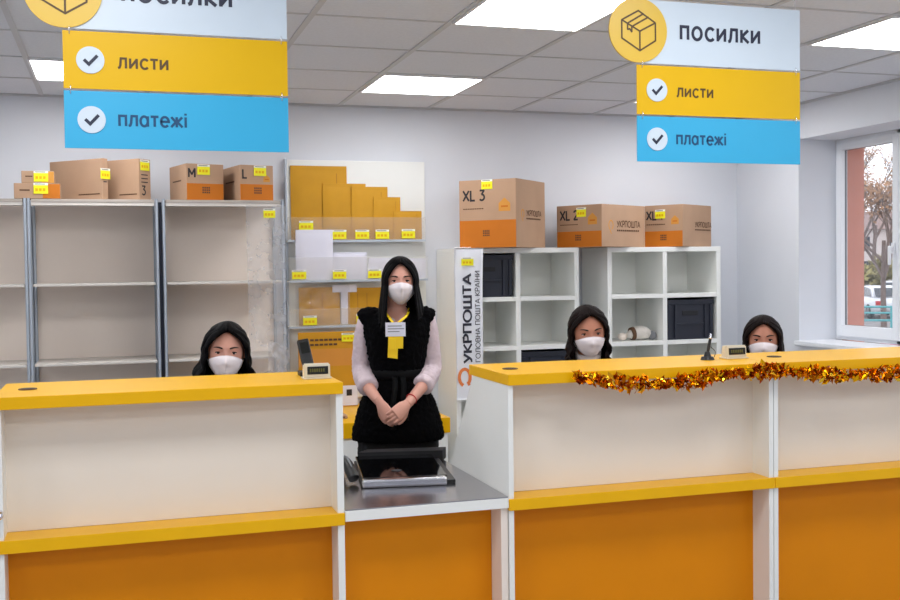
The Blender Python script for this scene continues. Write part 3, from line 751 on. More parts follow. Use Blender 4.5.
carton('small flat cardboard box, top of the stacked pair at far left', (-.49, 6.409), 0, .172, .14, .068, 2.0525, low_front('cardo2'), (.6, .12), GS, leftside=True)

# ------------------------------------------------------------------ envelope display on the back wall
t = thing('display_board', 'white wall display board with three clear-fronted ledges for envelopes', 'display board', (1.52, 6.83, 1.1))
b = MB(); b.box(1.058, 6.826, .705, 1.978, 6.846, 2.252, bev=.003); b.build('backboard', 'whitec', t)
b = MB(); b.box(1.044, 6.80, .705, 1.058, 6.846, 2.256, bev=.003); b.build('edge_rail', 'post', t)
for z, x1, yf in ((1.736, 1.955, 6.738), (1.480, 1.955, 6.700), (1.186, 1.955, 6.738)):
    b = MB(); b.box(1.045, yf, z - .012, x1, 6.826, z, bev=.002); lg = b.build('ledge', 'whitec', t)
    b = MB(); b.box(1.045, yf - .0015, z - .008, x1, yf + .0012, z + (.145 if z > 1.4 else .11)); b.build('clear_front', 'acryl', lg)
    b = MB(); b.box(1.045, yf - .0025, z - .014, x1, yf, z - .0005); b.build('ledge_rail', 'post', lg)
tg = [(1.118, 1.799, 1.208, 1.856), (1.332, 1.741, 1.422, 1.799), (1.482, 1.741, 1.572, 1.799), (1.615, 1.741, 1.705, 1.800), (1.790, 1.744, 1.880, 1.803),
      (1.062, 1.488, 1.152, 1.545), (1.323, 1.486, 1.410, 1.543), (1.552, 1.487, 1.640, 1.545), (1.134, 1.193, 1.222, 1.252), (1.480, 1.191, 1.570, 1.256)]
for x0, z0, x1, z1 in tg:
    b = MB(); price_tag(b, x0, z0, x1, z1, 6.693 if 1.45 < z0 < 1.6 else 6.731); b.build('price_tag', TAGM, t)
def envelope(label, x0, z0, x1, z1, y, m, group, line, tilt=0):
    t = thing('envelope', label, 'envelope', ((x0 + x1) / 2, y, z0), 0, group)
    w, hh = (x1 - x0) / 2, z1 - z0
    def front(u, v):
        e = min(u, 1 - u, v, 1 - v); p = .006 * min(1, e * 6)
        return ((2 * u - 1) * w, -.001 - p, hh * v)
    b = MB(); b.grid(front, 16, 16); b.box(-w, -.001, 0, w, .002, hh); b.build('sleeve', m, t, local=True)
    b = MB(); b.box(-w + .002, -.0032, hh - .05 * min(1, hh * 3), w - .002, -.0008, hh - .0015, bev=.0005); b.build('flap', m, t, local=True)
    if line:
        b = MB(); b.box(w * .62, -.0078, hh * .05, w * .64, -.0070, hh * .9); b.build('side_seam', line, t, local=True)
    return t
GE = 'yellow padded envelopes on the top ledge'
envelope('tallest yellow padded envelope, leftmost on the top ledge', 1.080, 1.738, 1.447, 2.214, 6.815, 'kraft', GE, 'kraftd')
envelope('second tallest yellow padded envelope on the top ledge, overlapping the tallest', 1.285, 1.738, 1.569, 2.101, 6.80, 'kraft', GE, 'kraftd')
envelope('middle yellow padded envelope on the top ledge, third of the descending row', 1.470, 1.738, 1.712, 2.081, 6.785, 'kraft', GE, 'kraftd')
envelope('fourth yellow padded envelope of the descending row, second smallest', 1.613, 1.738, 1.793, 2.014, 6.770, 'kraft', GE, 'kraftd')
envelope('smallest yellow padded envelope, rightmost on the top ledge', 1.741, 1.738, 1.933, 1.923, 6.755, 'kraft', GE, 'kraftd')
GW = 'white paper envelopes on the middle ledge'
envelope('tall white envelope sheet, leftmost on the middle ledge', 1.092, 1.482, 1.331, 1.800, 6.722, 'paper', GW, None)
envelope('medium white envelope beside the tall white one on the middle ledge', 1.331, 1.482, 1.551, 1.655, 6.720, 'paper', GW, None)
envelope('low white envelope behind the hair of the standing woman, left one', 1.562, 1.482, 1.750, 1.618, 6.718, 'paper', GW, None)
envelope('low white envelope on the middle ledge, right of the head of the standing woman', 1.765, 1.482, 1.945, 1.612, 6.718, 'paper', GW, None)
GP = 'bagged yellow mailers on the lowest ledge'
def mailer(label, x0, z0, x1, z1, y, bag):
    t = thing('padded_mailer', label, 'mailer', ((x0 + x1) / 2, y, z0), 0, GP)
    w, hh = (x1 - x0) / 2, z1 - z0
    b = MB(); b.grid(lambda u, v: ((2 * u - 1) * w, -.002 - .010 * min(1, 5 * min(u, 1 - u, v, 1 - v)) - .002 * noise.noise((u * 6, v * 6, x0)), hh * v), 20, 20); b.box(-w, -.002, 0, w, .008, hh); b.build('sleeve', 'kraft', t, local=True)
    b = MB(); b.box(-w * .45, -.0145, .02, -w * .42, -.012, hh * .85); b.box(w * .1, -.0145, .02, w * .13, -.012, hh * .85); b.build('fold_line', 'kraftd', t, local=True)
    if bag:
        b = MB(); b.grid(lambda u, v: (-w - .025 + (2 * w + .085) * u, -.020 + .006 * noise.noise((u * 9, v * 9, 2)), .001 + (hh + .015) * v), 24, 24); b.build('plastic_bag', 'bag', t, local=True)
        b = MB(); b.box(w * .62, -.015, hh * .86, w + .11, -.009, hh * 1.06, bev=.002); b.box(w + .005, -.012, .002, w + .05, .0, hh * .9, bev=.002); b.build('white_strip', 'paper', t, local=True)
mailer('yellow mailer in a clear bag with white strip, left on the lowest ledge', 1.118, 1.188, 1.385, 1.432, 6.79, True)
mailer('yellow mailer beside the bagged one on the lowest ledge, left of the standing woman', 1.437, 1.188, 1.66, 1.425, 6.79, False)
# yellow poster pack and little things on the low cabinet
t = thing('low_cabinet', 'low white cabinet with thick yellow top behind the standing woman', 'cabinet', (1.44, 6.4, 0))
b = MB(); b.box(1.0, 5.99, 0, 1.858, 6.822, .575, bev=.003); b.build('body', 'whitec', t)
b = MB(); b.box(.99, 5.97, .575, 1.868, 6.823, .665, bev=.003); b.build('top', 'yellow', t)
for k in range(2):
    b = MB(); b.box(1.012 + .42 * k, 5.977, .03, 1.425 + .42 * k, 5.989, .565, bev=.002); d = b.build('door', 'whitec', t)
    b = MB(); b.box(1.40 + .06 * k - .005, 5.962, .3, 1.40 + .06 * k + .005, 5.977, .42, bev=.002); b.build('handle', 'post', d)
t = thing('yellow_poster', 'big yellow cardboard poster with orange band and printed lines below the mailers', 'poster', (1.285, 6.72, .667))
b = MB(); b.box(1.095, 6.700, .667, 1.475, 6.715, 1.148, bev=.002); b.build('sheet', 'kraft', t)
b = MB(); b.box(1.0955, 6.6985, .93, 1.4745, 6.7015, 1.04); b.build('orange_band', 'cardo2', t)
b = MB(); z = 1.092
for z, n in ((1.092, 9), (1.062, 6)):
    for k in range(n): b.box(1.17 + k * .030, 6.6972, z, 1.17 + k * .030 + .024, 6.6995, z + .013)
b.build('printed_lines', 'inkb', t)
b = MB(); b.box(1.0965, 6.6975, .672, 1.4735, 6.6995, .80); b.box(1.40, 6.696, .735, 1.435, 6.698, .775, 1); b.build('white_base', ['paper', 'ink'], t)
b = MB(); price_tag(b, 1.373, 1.083, 1.462, 1.138, 6.694); b.build('price_tag', TAGM, t)
t = thing('paper_pad', 'small white paper pad standing on the low cabinet left of the woman', 'paper pad', (1.29, 6.35, .667))
b = MB(); b.box(1.215, 6.33, .666, 1.30, 6.37, .755, bev=.002); b.build('pages', 'paper', t)
b = MB(); b.box(1.262, 6.328, .70, 1.284, 6.3305, .73); b.build('printed_mark', 'ink', t)
t = thing('brown_carton', 'tiny brown carton lying on the yellow cabinet top', 'carton', (1.29, 6.2, .667))
b = MB(); b.box(1.20, 6.15, .666, 1.29, 6.25, .685, bev=.002); b.build('carton', 'card', t)
b = MB(); b.box(1.215, 6.1485, .671, 1.275, 6.1505, .679); b.build('printed_mark', 'inkb', t)

# ------------------------------------------------------------------ white cube shelves
def cube_unit(label, x0, x1, z1=1.670):
    t = thing('cube_shelf', label, 'shelf', ((x0 + x1) / 2, 6.63, 0), 0, 'white cube shelf units')
    T = .032; y0, y1 = 6.43, 6.835
    for x in (x0, x1 - T):
        b = MB(); b.box(x, y0, 0, x + T, y1, z1 - T, bev=.002); b.build('side_panel', 'whitec', t)
    b = MB(); b.box(x0, y0 - .002, z1 - T, x1, y1, z1, bev=.002); b.build('top_board', 'whitec', t)
    xm = (x0 + x1) / 2
    b = MB(); b.box(xm - T / 2, y0 + .002, .05, xm + T / 2, y1 - .01, z1 - T); b.build('divider', 'whitec', t)
    for k in range(5):
        z = .056 + k * .3175
        for xa, xb in ((x0 + T, xm - T / 2), (xm + T / 2, x1 - T)):
            b = MB(); b.box(xa, y0 + .001, z, xb, y1 - .01, z + .028, bev=.0015); b.build('shelf_board', 'whitec', t)
    b = MB(); b.box(x0 + T, y1 - .008, .05, x1 - T, y1, z1 - T); b.build('back_panel', 'whitec', t)
    return t
cube_unit('white cube shelf unit with the lettered banner hung over its left column', 2.055, 2.912)
cube_unit('white cube shelf unit at the right, holding one dark crate and a wrapped bundle', 3.118, 3.975)
def crate(label, xc, z, w=.362):
    t = thing('storage_crate', label, 'crate', (xc, 6.62, z), 0, 'dark blue storage crates')
    d, hh = .34, .272; w2 = w / 2; y0 = -d / 2
    b = MB(); k = .012
    b.box(-w2 + .008, y0 + .008, 0, w2 - .008, d / 2 - .008, .01); 
    b.box(-w2 + .008, y0 + .008, .01, -w2 + .02, d / 2 - .008, hh - .03); b.box(w2 - .02, y0 + .008, .01, w2 - .008, d / 2 - .008, hh - .03)
    b.box(-w2 + .02, d / 2 - .02, .01, w2 - .02, d / 2 - .008, hh - .03)
    b.box(-w2 + .02, y0 + .008, .01, w2 - .02, y0 + .020, hh - .03); b.build('body', 'navy', t, local=True)
    b = MB()
    for (xa, ya, xb, yb) in ((-w2, y0, w2, y0 + .03), (-w2, d / 2 - .03, w2, d / 2), (-w2, y0 + .03, -w2 + .03, d / 2 - .03), (w2 - .03, y0 + .03, w2, d / 2 - .03)): b.box(xa, ya, hh - .032, xb, yb, hh, bev=.003)
    b.build('rim', 'navy', t, local=True)
    b = MB()
    for x in (-.115, .115): b.box(x - .008, y0 - .002, .012, x + .008, y0 + .010, hh - .034, bev=.002)
    for x in (-w2 + .018, w2 - .018): b.box(x - .012, y0, .012, x + .012, y0 + .010, hh - .034, bev=.002)
    b.box(-.107, y0, .10, .107, y0 + .010, .112, bev=.002); b.build('rib', 'navy', t, local=True)
    b = MB(); b.box(-.06, y0 + .004, .165, .06, y0 + .0095, .195, bev=.002); b.build('hand_hole_shade', 'navyd', t, local=True)  # near-black plate painting the shade inside the hand hole
crate('dark blue crate in the top left cell beside the banner', 2.277, .056 + 4 * .3175 + .0285)
crate('dark blue crate low in the second column, behind the seated woman with brown hair', 2.690, .056 + 2 * .3175 + .0285)
crate('dark blue crate in the right column of the right cube shelf', 3.752, .056 + 3 * .3175 + .0285)
t = thing('wrapped_bundle', 'small wrapped bundle in brown, white and dark cloth lying in a cube cell', 'bundle', (3.40, 6.54, .056 + 3 * .3175 + .0282))
b = MB(); b.tube([(-.085, 0, .036), (-.05, 0, .042), (0, .01, .05), (.05, 0, .046), (.085, 0, .034)], [(.018, .02), (.034, .034), (.048, .048), (.044, .044), (.022, .024)], 16); r = remesh(b, .006, 1, .003); r.build('white_wrap', 'shelfb', t, local=True)
b = MB(); b.sphere((.098, -.012, .031), .031, 14, sc=(1, 1, 1)); b.build('dark_end', 'grey', t, local=True)
b = MB(); b.tube([(-.058, 0, .045), (-.035, 0, .048)], [(.043, .043), (.046, .046)], 16); b.build('brown_band', 'inkb', t, local=True)
b = MB(); b.sphere((-.11, .02, .027), .027, 12, sc=(1.3, 1, 1)); b.build('pale_end', 'beige', t, local=True)

# lettered banner over the front of the left cube shelf
t = thing('lettered_banner', 'white plastic banner with vertical lettering hung on the cube shelf front', 'banner', (2.135, 6.41, .70))
def ban(u, v):
    z = 1.6695 - .96 * v; x = 2.042 + .006 * v + (.190 - .018 * v) * u - .003 * math.sin(7 * v)
    return (x, 6.398 + .004 * math.sin(5 * u + 4 * v) + .003 * noise.noise((u * 4, v * 12, 0)), z)
b = MB(); V = b.grid(ban, 16, 80)
shell(b.bm, .004)
b.grid(lambda u, v: (2.046 + .11 * u, 6.398 + .03 * v, 1.6712 + .003 * abs(math.sin(8 * u)) + .004 * math.sin(3.1 * v)), 16, 6)
b.build('sheet', 'banner', t)
vm = face_mx((2.146, 6.3865, .945), (0, 0, 1), (-1, 0, 0))
b = MB(); sz = .052; wd = text_w('УКРПОШТА', sz); 
vm2 = vm @ Matrix.Diagonal((.568 / wd, 1, 1, 1))
letters(b, 'УКРПОШТА', vm2, sz, .2); b.build('brand_lettering', 'bannert', t)
vm = face_mx((2.204, 6.3865, .945), (0, 0, 1), (-1, 0, 0)); wd = text_w('ГОЛОВНА ПОШТА КРАЇНИ', .03)
b = MB(); letters(b, 'ГОЛОВНА ПОШТА КРАЇНИ', vm @ Matrix.Diagonal((.585 / wd, 1, 1, 1)), .03, .13); b.build('slogan_lettering', 'bannert', t)
b = MB(); stroke(b, arc(2.098, .852, .036, .052, -50, 250, 26), .020, face_mx((0, 6.3865, 0), *FRONT), 0); stroke(b, [(2.118, .822), (2.128, .802)], .016, face_mx((0, 6.3865, 0), *FRONT), 3e-5); b.build('pin_emblem', 'bannero', t)
b = MB(); price_tag(b, 2.084, 1.560, 2.164, 1.612, 6.384); b.build('price_tag', TAGM, t)

# ------------------------------------------------------------------ people
def gss(x, z, x0, z0, sx, sz): return math.exp(-((x - x0) / sx) ** 2 - ((z - z0) / sz) ** 2)
def head_pt(az, th, off=0.0, feat=1.0):
    """point of the head surface; az 0 = front (-Y), th 0 = crown"""
    s, c = math.sin(th), math.cos(th); k = max(0, -c)
    if c < 0: s = s ** .62
    fr = math.cos(az)
    x = .0735 * s * math.sin(az) * (1 - .30 * k * k); z = (.112 if c < 0 else .103) * c
    y = -.091 * s * fr
    if fr > 0: y -= .012 * k * fr * s
    else: y *= (1 - .22 * k)
    if fr > 0:
        f = .019 * gss(x, z, 0, -.034, .012, .012) + .011 * gss(x, z, 0, -.014, .0085, .02)
        f -= .010 * (gss(x, z, .031, .0, .017, .011) + gss(x, z, -.031, .0, .017, .011))
        f += .004 * (gss(x, z, .03, .021, .022, .008) + gss(x, z, -.03, .021, .022, .008))
        f += .005 * gss(x, z, 0, -.060, .022, .006) + .005 * gss(x, z, 0, -.071, .018, .006) - .003 * gss(x, z, 0, -.0655, .02, .003)
        f += .006 * gss(x, z, 0, -.097, .02, .014) + .003 * (gss(x, z, .04, -.03, .02, .022) + gss(x, z, -.04, -.03, .02, .022))
        y -= f * feat
    n = Vector((x / .0735 ** 2, y / .091 ** 2, z / .112 ** 2)).normalized()
    return Vector((x, y, z)) + n * off
def add_head(mb, mx):
    n = len(mb.bm.verts)
    mb.bm.verts.ensure_lookup_table()
    top = mb.bm.verts.new(mx @ head_pt(0, 0)); bot = mb.bm.verts.new(mx @ head_pt(0, PI))
    NA, NT = 64, 56
    R = [[mb.bm.verts.new(mx @ head_pt(2 * PI * a / NA, PI * t / NT)) for a in range(NA)] for t in range(1, NT)]
    for a in range(NA):
        mb.bm.faces.new((top, R[0][a], R[0][(a + 1) % NA])); mb.bm.faces.new((bot, R[-1][(a + 1) % NA], R[-1][a]))
        for t in range(NT - 2): mb.bm.faces.new((R[t][a], R[t + 1][a], R[t + 1][(a + 1) % NA], R[t][(a + 1) % NA]))
    for s in (-1, 1):       # ears
        mb.tube([mx @ Vector((s * .070, .012, -.034)), mx @ Vector((s * .077, .014, -.01)), mx @ Vector((s * .080, .02, .012)), mx @ Vector((s * .072, .018, .026))], [.007, .010, .012, .006], 10)
_hand = {}
def hand_mesh(side, curl, spread=.0):
    """right hand for side=1; wrist at origin, fingers along -Z, palm facing +Y, thumb on the -X*side edge"""
    key = (side, curl, spread)
    if key in _hand: return _hand[key]
    b = MB(); s = side
    b.tube([(0, 0, .03), (0, 0, 0), (0, .0, -.03), (0, .002, -.07), (0, .003, -.09)], [(.024, .018), (.025, .017), (.035, .016), (.039, .014), (.037, .011)], 16, ref=(0, 1, 0))
    for x, L, r in ((-.028, .066, .0085), (-.0095, .076, .0088), (.0095, .071, .0084), (.0275, .055, .0075)):
        p = Vector((x * s, .003, -.080)); a = curl * .5; pts = [p]; sp = spread * x / .03
        for seg, (fr, bend) in enumerate(((.44, 1.0), (.31, 1.25), (.25, .8))):
            a += curl * bend * (.5 if seg == 0 else 1)
            for _ in range(1):
                p = p + Vector((sp * s * L * fr, math.sin(a) * L * fr, -math.cos(a) * L * fr)); pts.append(p)
        b.tube(pts, [r * 1.05, r, r * .92, r * .72], 10, sub=4)
    th = [Vector((-.020 * s, .004, -.022)), Vector((-.040 * s, .014, -.044)), Vector((-.048 * s, .024, -.070)), Vector((-.046 * s, .030, -.092))]
    b.tube(th, [.014, .0115, .0098, .0075], 10)
    r = remesh(b, .0026, 2); me = r.mesh('hand'); _hand[key] = me
    return me
def place_hand(mb, wrist, direction, palm, side, curl, spread=0.0, scale=.95):
    d = Vector(direction).normalized(); pn = Vector(palm); pn = (pn - d * pn.dot(d)).normalized()
    zc = -d; xc = pn.cross(zc)
    mx = Matrix(((xc.x, pn.x, zc.x, wrist[0]), (xc.y, pn.y, zc.y, wrist[1]), (xc.z, pn.z, zc.z, wrist[2]), (0, 0, 0, 1)))
    mb.add_mesh(hand_mesh(side, curl, spread), mx @ Matrix.Scale(scale, 4))

def face_parts(t, mx, look=(0, 0), brow=.0):
    for s in (-1, 1):
        c = Vector((s * .0305, head_pt(math.asin(.0305 / .0735), PI / 2).y + .0065, .0))
        b = MB(); n = 18
        gz = Vector((look[0] * .3, -1, look[1] * .3)).normalized(); q = gz.to_track_quat('Z', 'Y').to_matrix().to_4x4()
        bm2 = bmesh.ops.create_uvsphere(b.bm, u_segments=20, v_segments=16, radius=.0118)
        for f in b.bm.faces:
            a = f.calc_center_median().angle(Vector((0, 0, 1)))
            f.material_index = 2 if a < .26 else (1 if a < .58 else 0); f.smooth = True
        bmesh.ops.transform(b.bm, matrix=mx @ Matrix.Translation(c) @ q, verts=b.bm.verts)
        b.build('eye', ['eye', 'iris', 'ink'], t, local=True)
        # lids and lashes
        b = MB(); R = .0128
        lid = [mx @ (c + Vector((R * math.sin(a) * 1.12, -R * math.cos(a) * .98 + .0005, .0052 * math.cos(a * 1.1) - .0008))) for a in [-1.15 + 2.3 * i / 8 for i in range(9)]]
        b.tube(lid, [.0012] + [.0024] * 7 + [.0012], 8, sub=2); b.build('eyelash', 'brow', t, local=True)
        b = MB(); sk = [mx @ (c + Vector((R * math.sin(a) * 1.15, -R * math.cos(a) * .96 + .0018, .0074 * math.cos(a * 1.1) - .0004))) for a in [-1.2 + 2.4 * i / 8 for i in range(9)]]
        b.tube(sk, [.0022] * 9, 8, sub=2)
        sk = [mx @ (c + Vector((R * math.sin(a) * 1.1, -R * math.cos(a) * .94 + .0022, -.0072 * math.cos(a * 1.1) + .0004))) for a in [-1.2 + 2.4 * i / 8 for i in range(9)]]
        b.tube(sk, [.0022] * 9, 8, sub=2); b.build('eyelid', t['skinmat'], t, local=True)
        b = MB(); pts = []
        for i in range(7):
            u = i / 6; x = s * (.014 + .036 * u); zz = .0195 + .006 * math.sin(u * 2.4) - .003 * u + brow
            th = math.acos(zz / .103); az = math.asin(max(-1, min(1, x / (.0735 * math.sin(th))))); pts.append(mx @ head_pt(az, th, .0012))
        b.tube(pts, [(.0012, .0024), (.0014, .0034), (.0014, .0034), (.0014, .003), (.0012, .0026), (.001, .002), (.0006, .001)], 8, sub=2, ref=(0, 0, 1)); b.build('eyebrow', 'brow', t, local=True)
def add_mask(t, mx, ridge=.0, top=-.007):
    b = MB()
    def fn(u, v):
        az = (u - .5) * 2 * 1.15; e = abs(u - .5) * 2
        zt = top - .026 * e ** 1.6; zb = -.118 + .040 * e ** 2
        z = zt + (zb - zt) * v
        th = math.acos(max(-1, min(1, z / .112)))
        p = head_pt(az, th, .0055, .45)
        belly = math.sin(PI * min(1, max(0, v))) ** .7
        p.y -= (.014 * (1 - e * e) * belly + .012 * max(0, 1 - e * 7) * ridge * belly + .008 * (1 - e) * gss(0, z, 0, -.03, 1, .018))
        p.y -= .0012 * math.sin(v * 24) * (1 - e) * (1 - ridge)
        if v > .8: p.y += .02 * (v - .8) * (1 - e)
        return mx @ p
    b.grid(fn, 36, 28); shell(b.bm, .0015)
    m = b.build('face_mask', 'mask', t, local=True)
    for s in (-1, 1):
        b = MB(); ps = []
        for i in range(9):
            u = i / 8; az = s * (1.13 + .55 * math.sin(u * PI)); z = -.038 - .04 * u + .018 * math.sin(u * PI); th = math.acos(z / .112); ps.append(mx @ head_pt(az, th, .006))
        b.tube(ps, [.0012] * 9, 6, sub=2); b.build('ear_loop', 'mask', m, local=True)
def add_hair(t, mx, m, fall, front_l=2.02, front_r=2.02, top=.42, wave=0, thick=.010, sc=(.083, .102, .1155), fwd=.05, flare=.12, part=0.0, vol=1.0, back_fwd=0):
    """angle is measured from the back; front_l / front_r: how far hair comes round at eye level; fall(s): length below the ears"""
    b = MB(); NS, NT = 96, 72; hx, hy, hz = sc; tk = .5
    def fn(us, t_):
        s = us * 2 - 1; th = min(t_ / tk, 1) * 1.72 + .02
        k = min(1, max(0, (th - top) / (1.5 - top))) ** .55
        lim = (front_r if s > 0 else front_l); amax = PI + (lim - PI) * k
        a = s * amax; sn = math.sin(th)
        rip = 1 + .006 * math.sin(s * 170 + 3 * t_) + .010 * math.sin(s * 90) + .012 * math.sin(s * 47 + 1.3) + wave * .03 * math.sin(s * 26 + t_ * 24)
        v = vol + (1 - vol) * math.exp(-th * th * 2)
        px, py, pz = hx * v * sn * math.sin(a) * rip + part * math.exp(-th * 3), hy * v * sn * math.cos(a) * rip, hz * math.cos(th)
        if t_ > tk:
            q = (t_ - tk) / (1 - tk); L = fall(s)
            pz -= q * L * (1 + .05 * math.sin(s * 61) + .04 * math.sin(s * 133))
            ff = max(0, -math.cos(a)) if abs(s) > .5 else 0
            px *= 1 + flare * q - .0 * q; 
            if wave: px += wave * .010 * math.sin(q * 17 + s * 9) * min(1, q * 3); py += wave * .012 * math.cos(q * 15 + s * 14) * min(1, q * 3)
            py -= fwd * q * (abs(s) ** 2) + back_fwd * q
            if abs(s) < .6: py += .01 * q
        return mx @ Vector((px, py, pz))
    b.grid(fn, NS, NT)
    bmesh.ops.remove_doubles(b.bm, verts=b.bm.verts[:], dist=.0004)
    bmesh.ops.recalc_face_normals(b.bm, faces=b.bm.faces[:])
    
    ctr = mx @ Vector((0, 0, 0)); b.bm.normal_update()
    if sum((v.co - ctr).dot(v.normal) for v in b.bm.verts) < 0: bmesh.ops.reverse_faces(b.bm, faces=b.bm.faces[:])
    for v in b.bm.verts: v.co += v.normal * 0
    shell(b.bm, -thick)
    return b.build('hair', m, t, local=True, smooth=True)

def head_matrix(c, tilt=0, roll=0, yaw=0, sc=1):
    return Matrix.Translation(c) @ Matrix.Rotation(yaw, 4, 'Z') @ Matrix.Rotation(tilt, 4, 'X') @ Matrix.Rotation(roll, 4, 'Y') @ Matrix.Scale(sc, 4)

# ---- standing woman
t = thing('person', 'woman standing behind the steel counter, long black hair, fur vest, white mask, hands clasped', 'person', (1.178, 4.54, 0), math.radians(-13), 'postal workers in white masks')
t['skinmat'] = 'skin'
hm = head_matrix((0.018, -.01, 1.492), math.radians(-1), sc=.875)
sh, el, wr = Vector((.158, .012, 1.300)), Vector((.186, .035, 1.085)), None
armL = [(.09, .01, 1.33), (.132, .012, 1.312), (.150, .03, 1.20), (.155, .03, 1.10), (.108, -.09, 1.04), (.034, -.195, .972)]
armR = [(-.09, .01, 1.33), (-.132, .012, 1.312), (-.152, .03, 1.20), (-.158, .03, 1.10), (-.130, -.09, 1.04), (-.080, -.190, .980)]
b = MB()
b.tube([(0, 0, .76), (0, .005, .86), (0, .0, 1.0), (0, .0, 1.08), (0, -.005, 1.20), (0, 0, 1.29), (0, .01, 1.345), (0, .012, 1.37)], [(.155, .105), (.165, .115), (.120, .09), (.104, .083), (.118, .092), (.128, .078), (.075, .055), (.05, .048)], 28)
b.tube([(0, .016, 1.33), (0, .012, 1.38), (0, .004, 1.44)], [.05, .046, .05], 20)
for A in (armL, armR): b.tube(A, [.034, .036, .036, .031, .028, .019], 16)
for s in (-1, 1):
    b.tube([(s * .085, 0, .80), (s * .09, 0, .62), (s * .085, -.005, .44), (s * .082, .015, .28), (s * .08, .01, .07)], [.085, .075, .052, .05, .034], 18)
    b.tube([(s * .08, .03, .045), (s * .082, -.05, .04), (s * .088, -.14, .03)], [(.034, .04), (.038, .032), (.03, .02)], 14, ref=(0, 0, 1))
add_head(b, hm)
b = remesh(b, .0048, 1)
place_hand(b, (-.080, -.190, .980), (.050, -.045, -.085), (.4, .9, .2), 1, .5, 0, .86)
place_hand(b, (.034, -.195, .972), (-.068, -.060, -.052), (-.25, .9, -.15), -1, .6, 0, .86)
b.build('body', 'skin', t, local=True)
face_parts(t, hm, (0, -.1))
add_mask(t, hm, 1.0)
add_hair(t, hm, 'hairk', lambda s: .215 + .05 * math.cos(s * 5) - .05 * max(0, s), 2.30, 2.30, .74, 0, .010, fwd=.085, flare=.28, vol=1.0)
b = MB()
for A in (armL, armR):
    B = [Vector(p) for p in A]
    B[4] = B[3].lerp(B[4], .95)
    b.tube([B[0], B[1], B[2], B[3], B[3].lerp(B[4], .6), B[3].lerp(B[4], 1.0)], [.040, .042, .042, .042, .046, .042], 18)
b.tube([(0, 0, 1.10), (0, -.004, 1.2), (0, .0, 1.29), (0, .008, 1.335)], [(.11, .088), (.118, .096), (.116, .080), (.07, .056)], 24)
b = remesh(b, .006, 2, .0035); b.build('blouse', 'blouse', t, local=True)
for A in (armL, armR):
    b = MB(); c = Vector(A[3]).lerp(Vector(A[4]), .95); d = (Vector(A[4]) - Vector(A[3])).normalized()
    b.tube([c - d * .022, c - d * .01, c + d * .012, c + d * .02], [.040, .047, .046, .038], 18)
    b = remesh(b, .005, 1, .002); b.build('rolled_cuff', 'blouse', t, local=True)
b = MB()
b.tube([(0, .0, .795), (0, .0, .835), (0, 0, .93), (0, 0, 1.02), (0, 0, 1.085), (0, -.004, 1.15), (0, -.006, 1.22), (0, 0, 1.285), (0, .004, 1.325), (0, .01, 1.358), (0, .012, 1.38)],
       [(.200, .145), (.202, .15), (.176, .138), (.140, .118), (.116, .104), (.126, .110), (.138, .117), (.150, .110), (.142, .088), (.088, .070), (.058, .06)], 36)
for s in (-1, 1): b.tube([(s * .08, .008, 1.325), (s * .120, .012, 1.322), (s * .150, .014, 1.308)], [(.05, .05), (.058, .056), (.054, .048)], 16)
b = remesh(b, .006, 2, .006)
bmesh.ops.delete(b.bm, geom=[v for v in b.bm.verts if v.co.y < -.01 and v.co.z > 1.285 and abs(v.co.x) < (v.co.z - 1.285) * .62], context='VERTS')
shell(b.bm, .004)
b.build('fur_vest', 'fur', t, local=True, smooth=True)
b = MB(); b.tube([(0, 0, 1.068), (0, 0, 1.075), (0, 0, 1.10), (0, 0, 1.107)], [(.114, .106), (.122, .114), (.122, .114), (.116, .108)], 36, sub=2); be = b.build('belt', 'satin', t, local=True)
b = MB()
for x0, z1, sl in ((-.026, .86, -.012), (.006, .90, .012)): b.grid(lambda u, v: (x0 + .024 * u + sl * v + .003 * math.sin(9 * v), -.118 - .045 * v ** .8 - .006 + .004 * math.sin(u * PI), 1.085 - (1.085 - z1) * v), 6, 20)
shell(b.bm, .003); b.build('sash_end', 'satin', be, local=True)
b = MB()
b.tube([(0, 0, .76), (0, .003, .86), (0, 0, .98)], [(.168, .118), (.176, .124), (.134, .098)], 26)
for s in (-1, 1): b.tube([(s * .085, 0, .82), (s * .092, 0, .62), (s * .09, 0, .44), (s * .088, .008, .25), (s * .088, .008, .085)], [.094, .088, .074, .068, .064], 20)
b = remesh(b, .008, 2, .003); b.build('trousers', 'trouser', t, local=True)
for s in (-1, 1):
    b = MB(); b.tube([(s * .08, .05, .05), (s * .081, .0, .052), (s * .084, -.08, .042), (s * .09, -.16, .03)], [(.04, .048), (.046, .05), (.045, .04), (.034, .026)], 16, ref=(0, 0, 1)); b.box(s * .085 - .045, -.18, 0, s * .085 + .045, .075, .012, bev=.004)
    b = remesh(b, .006, 2); b.build('shoe', 'shoe', t, local=True)
# lanyard, badge and yellow ribbon
b = MB()
for s in (-1, 1):
    ps = [Vector((s * .056, .0, 1.375)), Vector((s * .052, -.052, 1.36)), Vector((s * .036, -.107, 1.34)), Vector((s * .010 - .008, -.136, 1.315))]
    b.tube(ps, [(.0055, .0012)] * 4, 8, ref=(0, -1, .5))
ly = b.build('lanyard', 'lany', t, local=True)
b = MB(); b.box(-.052, -.1475, 1.258, .034, -.1445, 1.318, bev=.001); bd = b.build('name_badge', 'paper', t, local=True)
b = MB()
for k, (w, z) in enumerate(((.06, 1.301), (.07, 1.289), (.05, 1.277))): b.box(-.042, -.1482, z, -.042 + w, -.1474, z + .0035)
b.build('badge_print', 'grey', bd, local=True)
b = MB(); b.prism([(-.040, 1.258), (-.044, 1.168), (-.002, 1.162), (.000, 1.206), (.022, 1.206), (.024, 1.258)], 'xz', -.146, -.142); b.box(-.038, -.150, 1.20, -.010, -.146, 1.25, bev=.002); b.build('yellow_ribbon', 'lany', t, local=True)
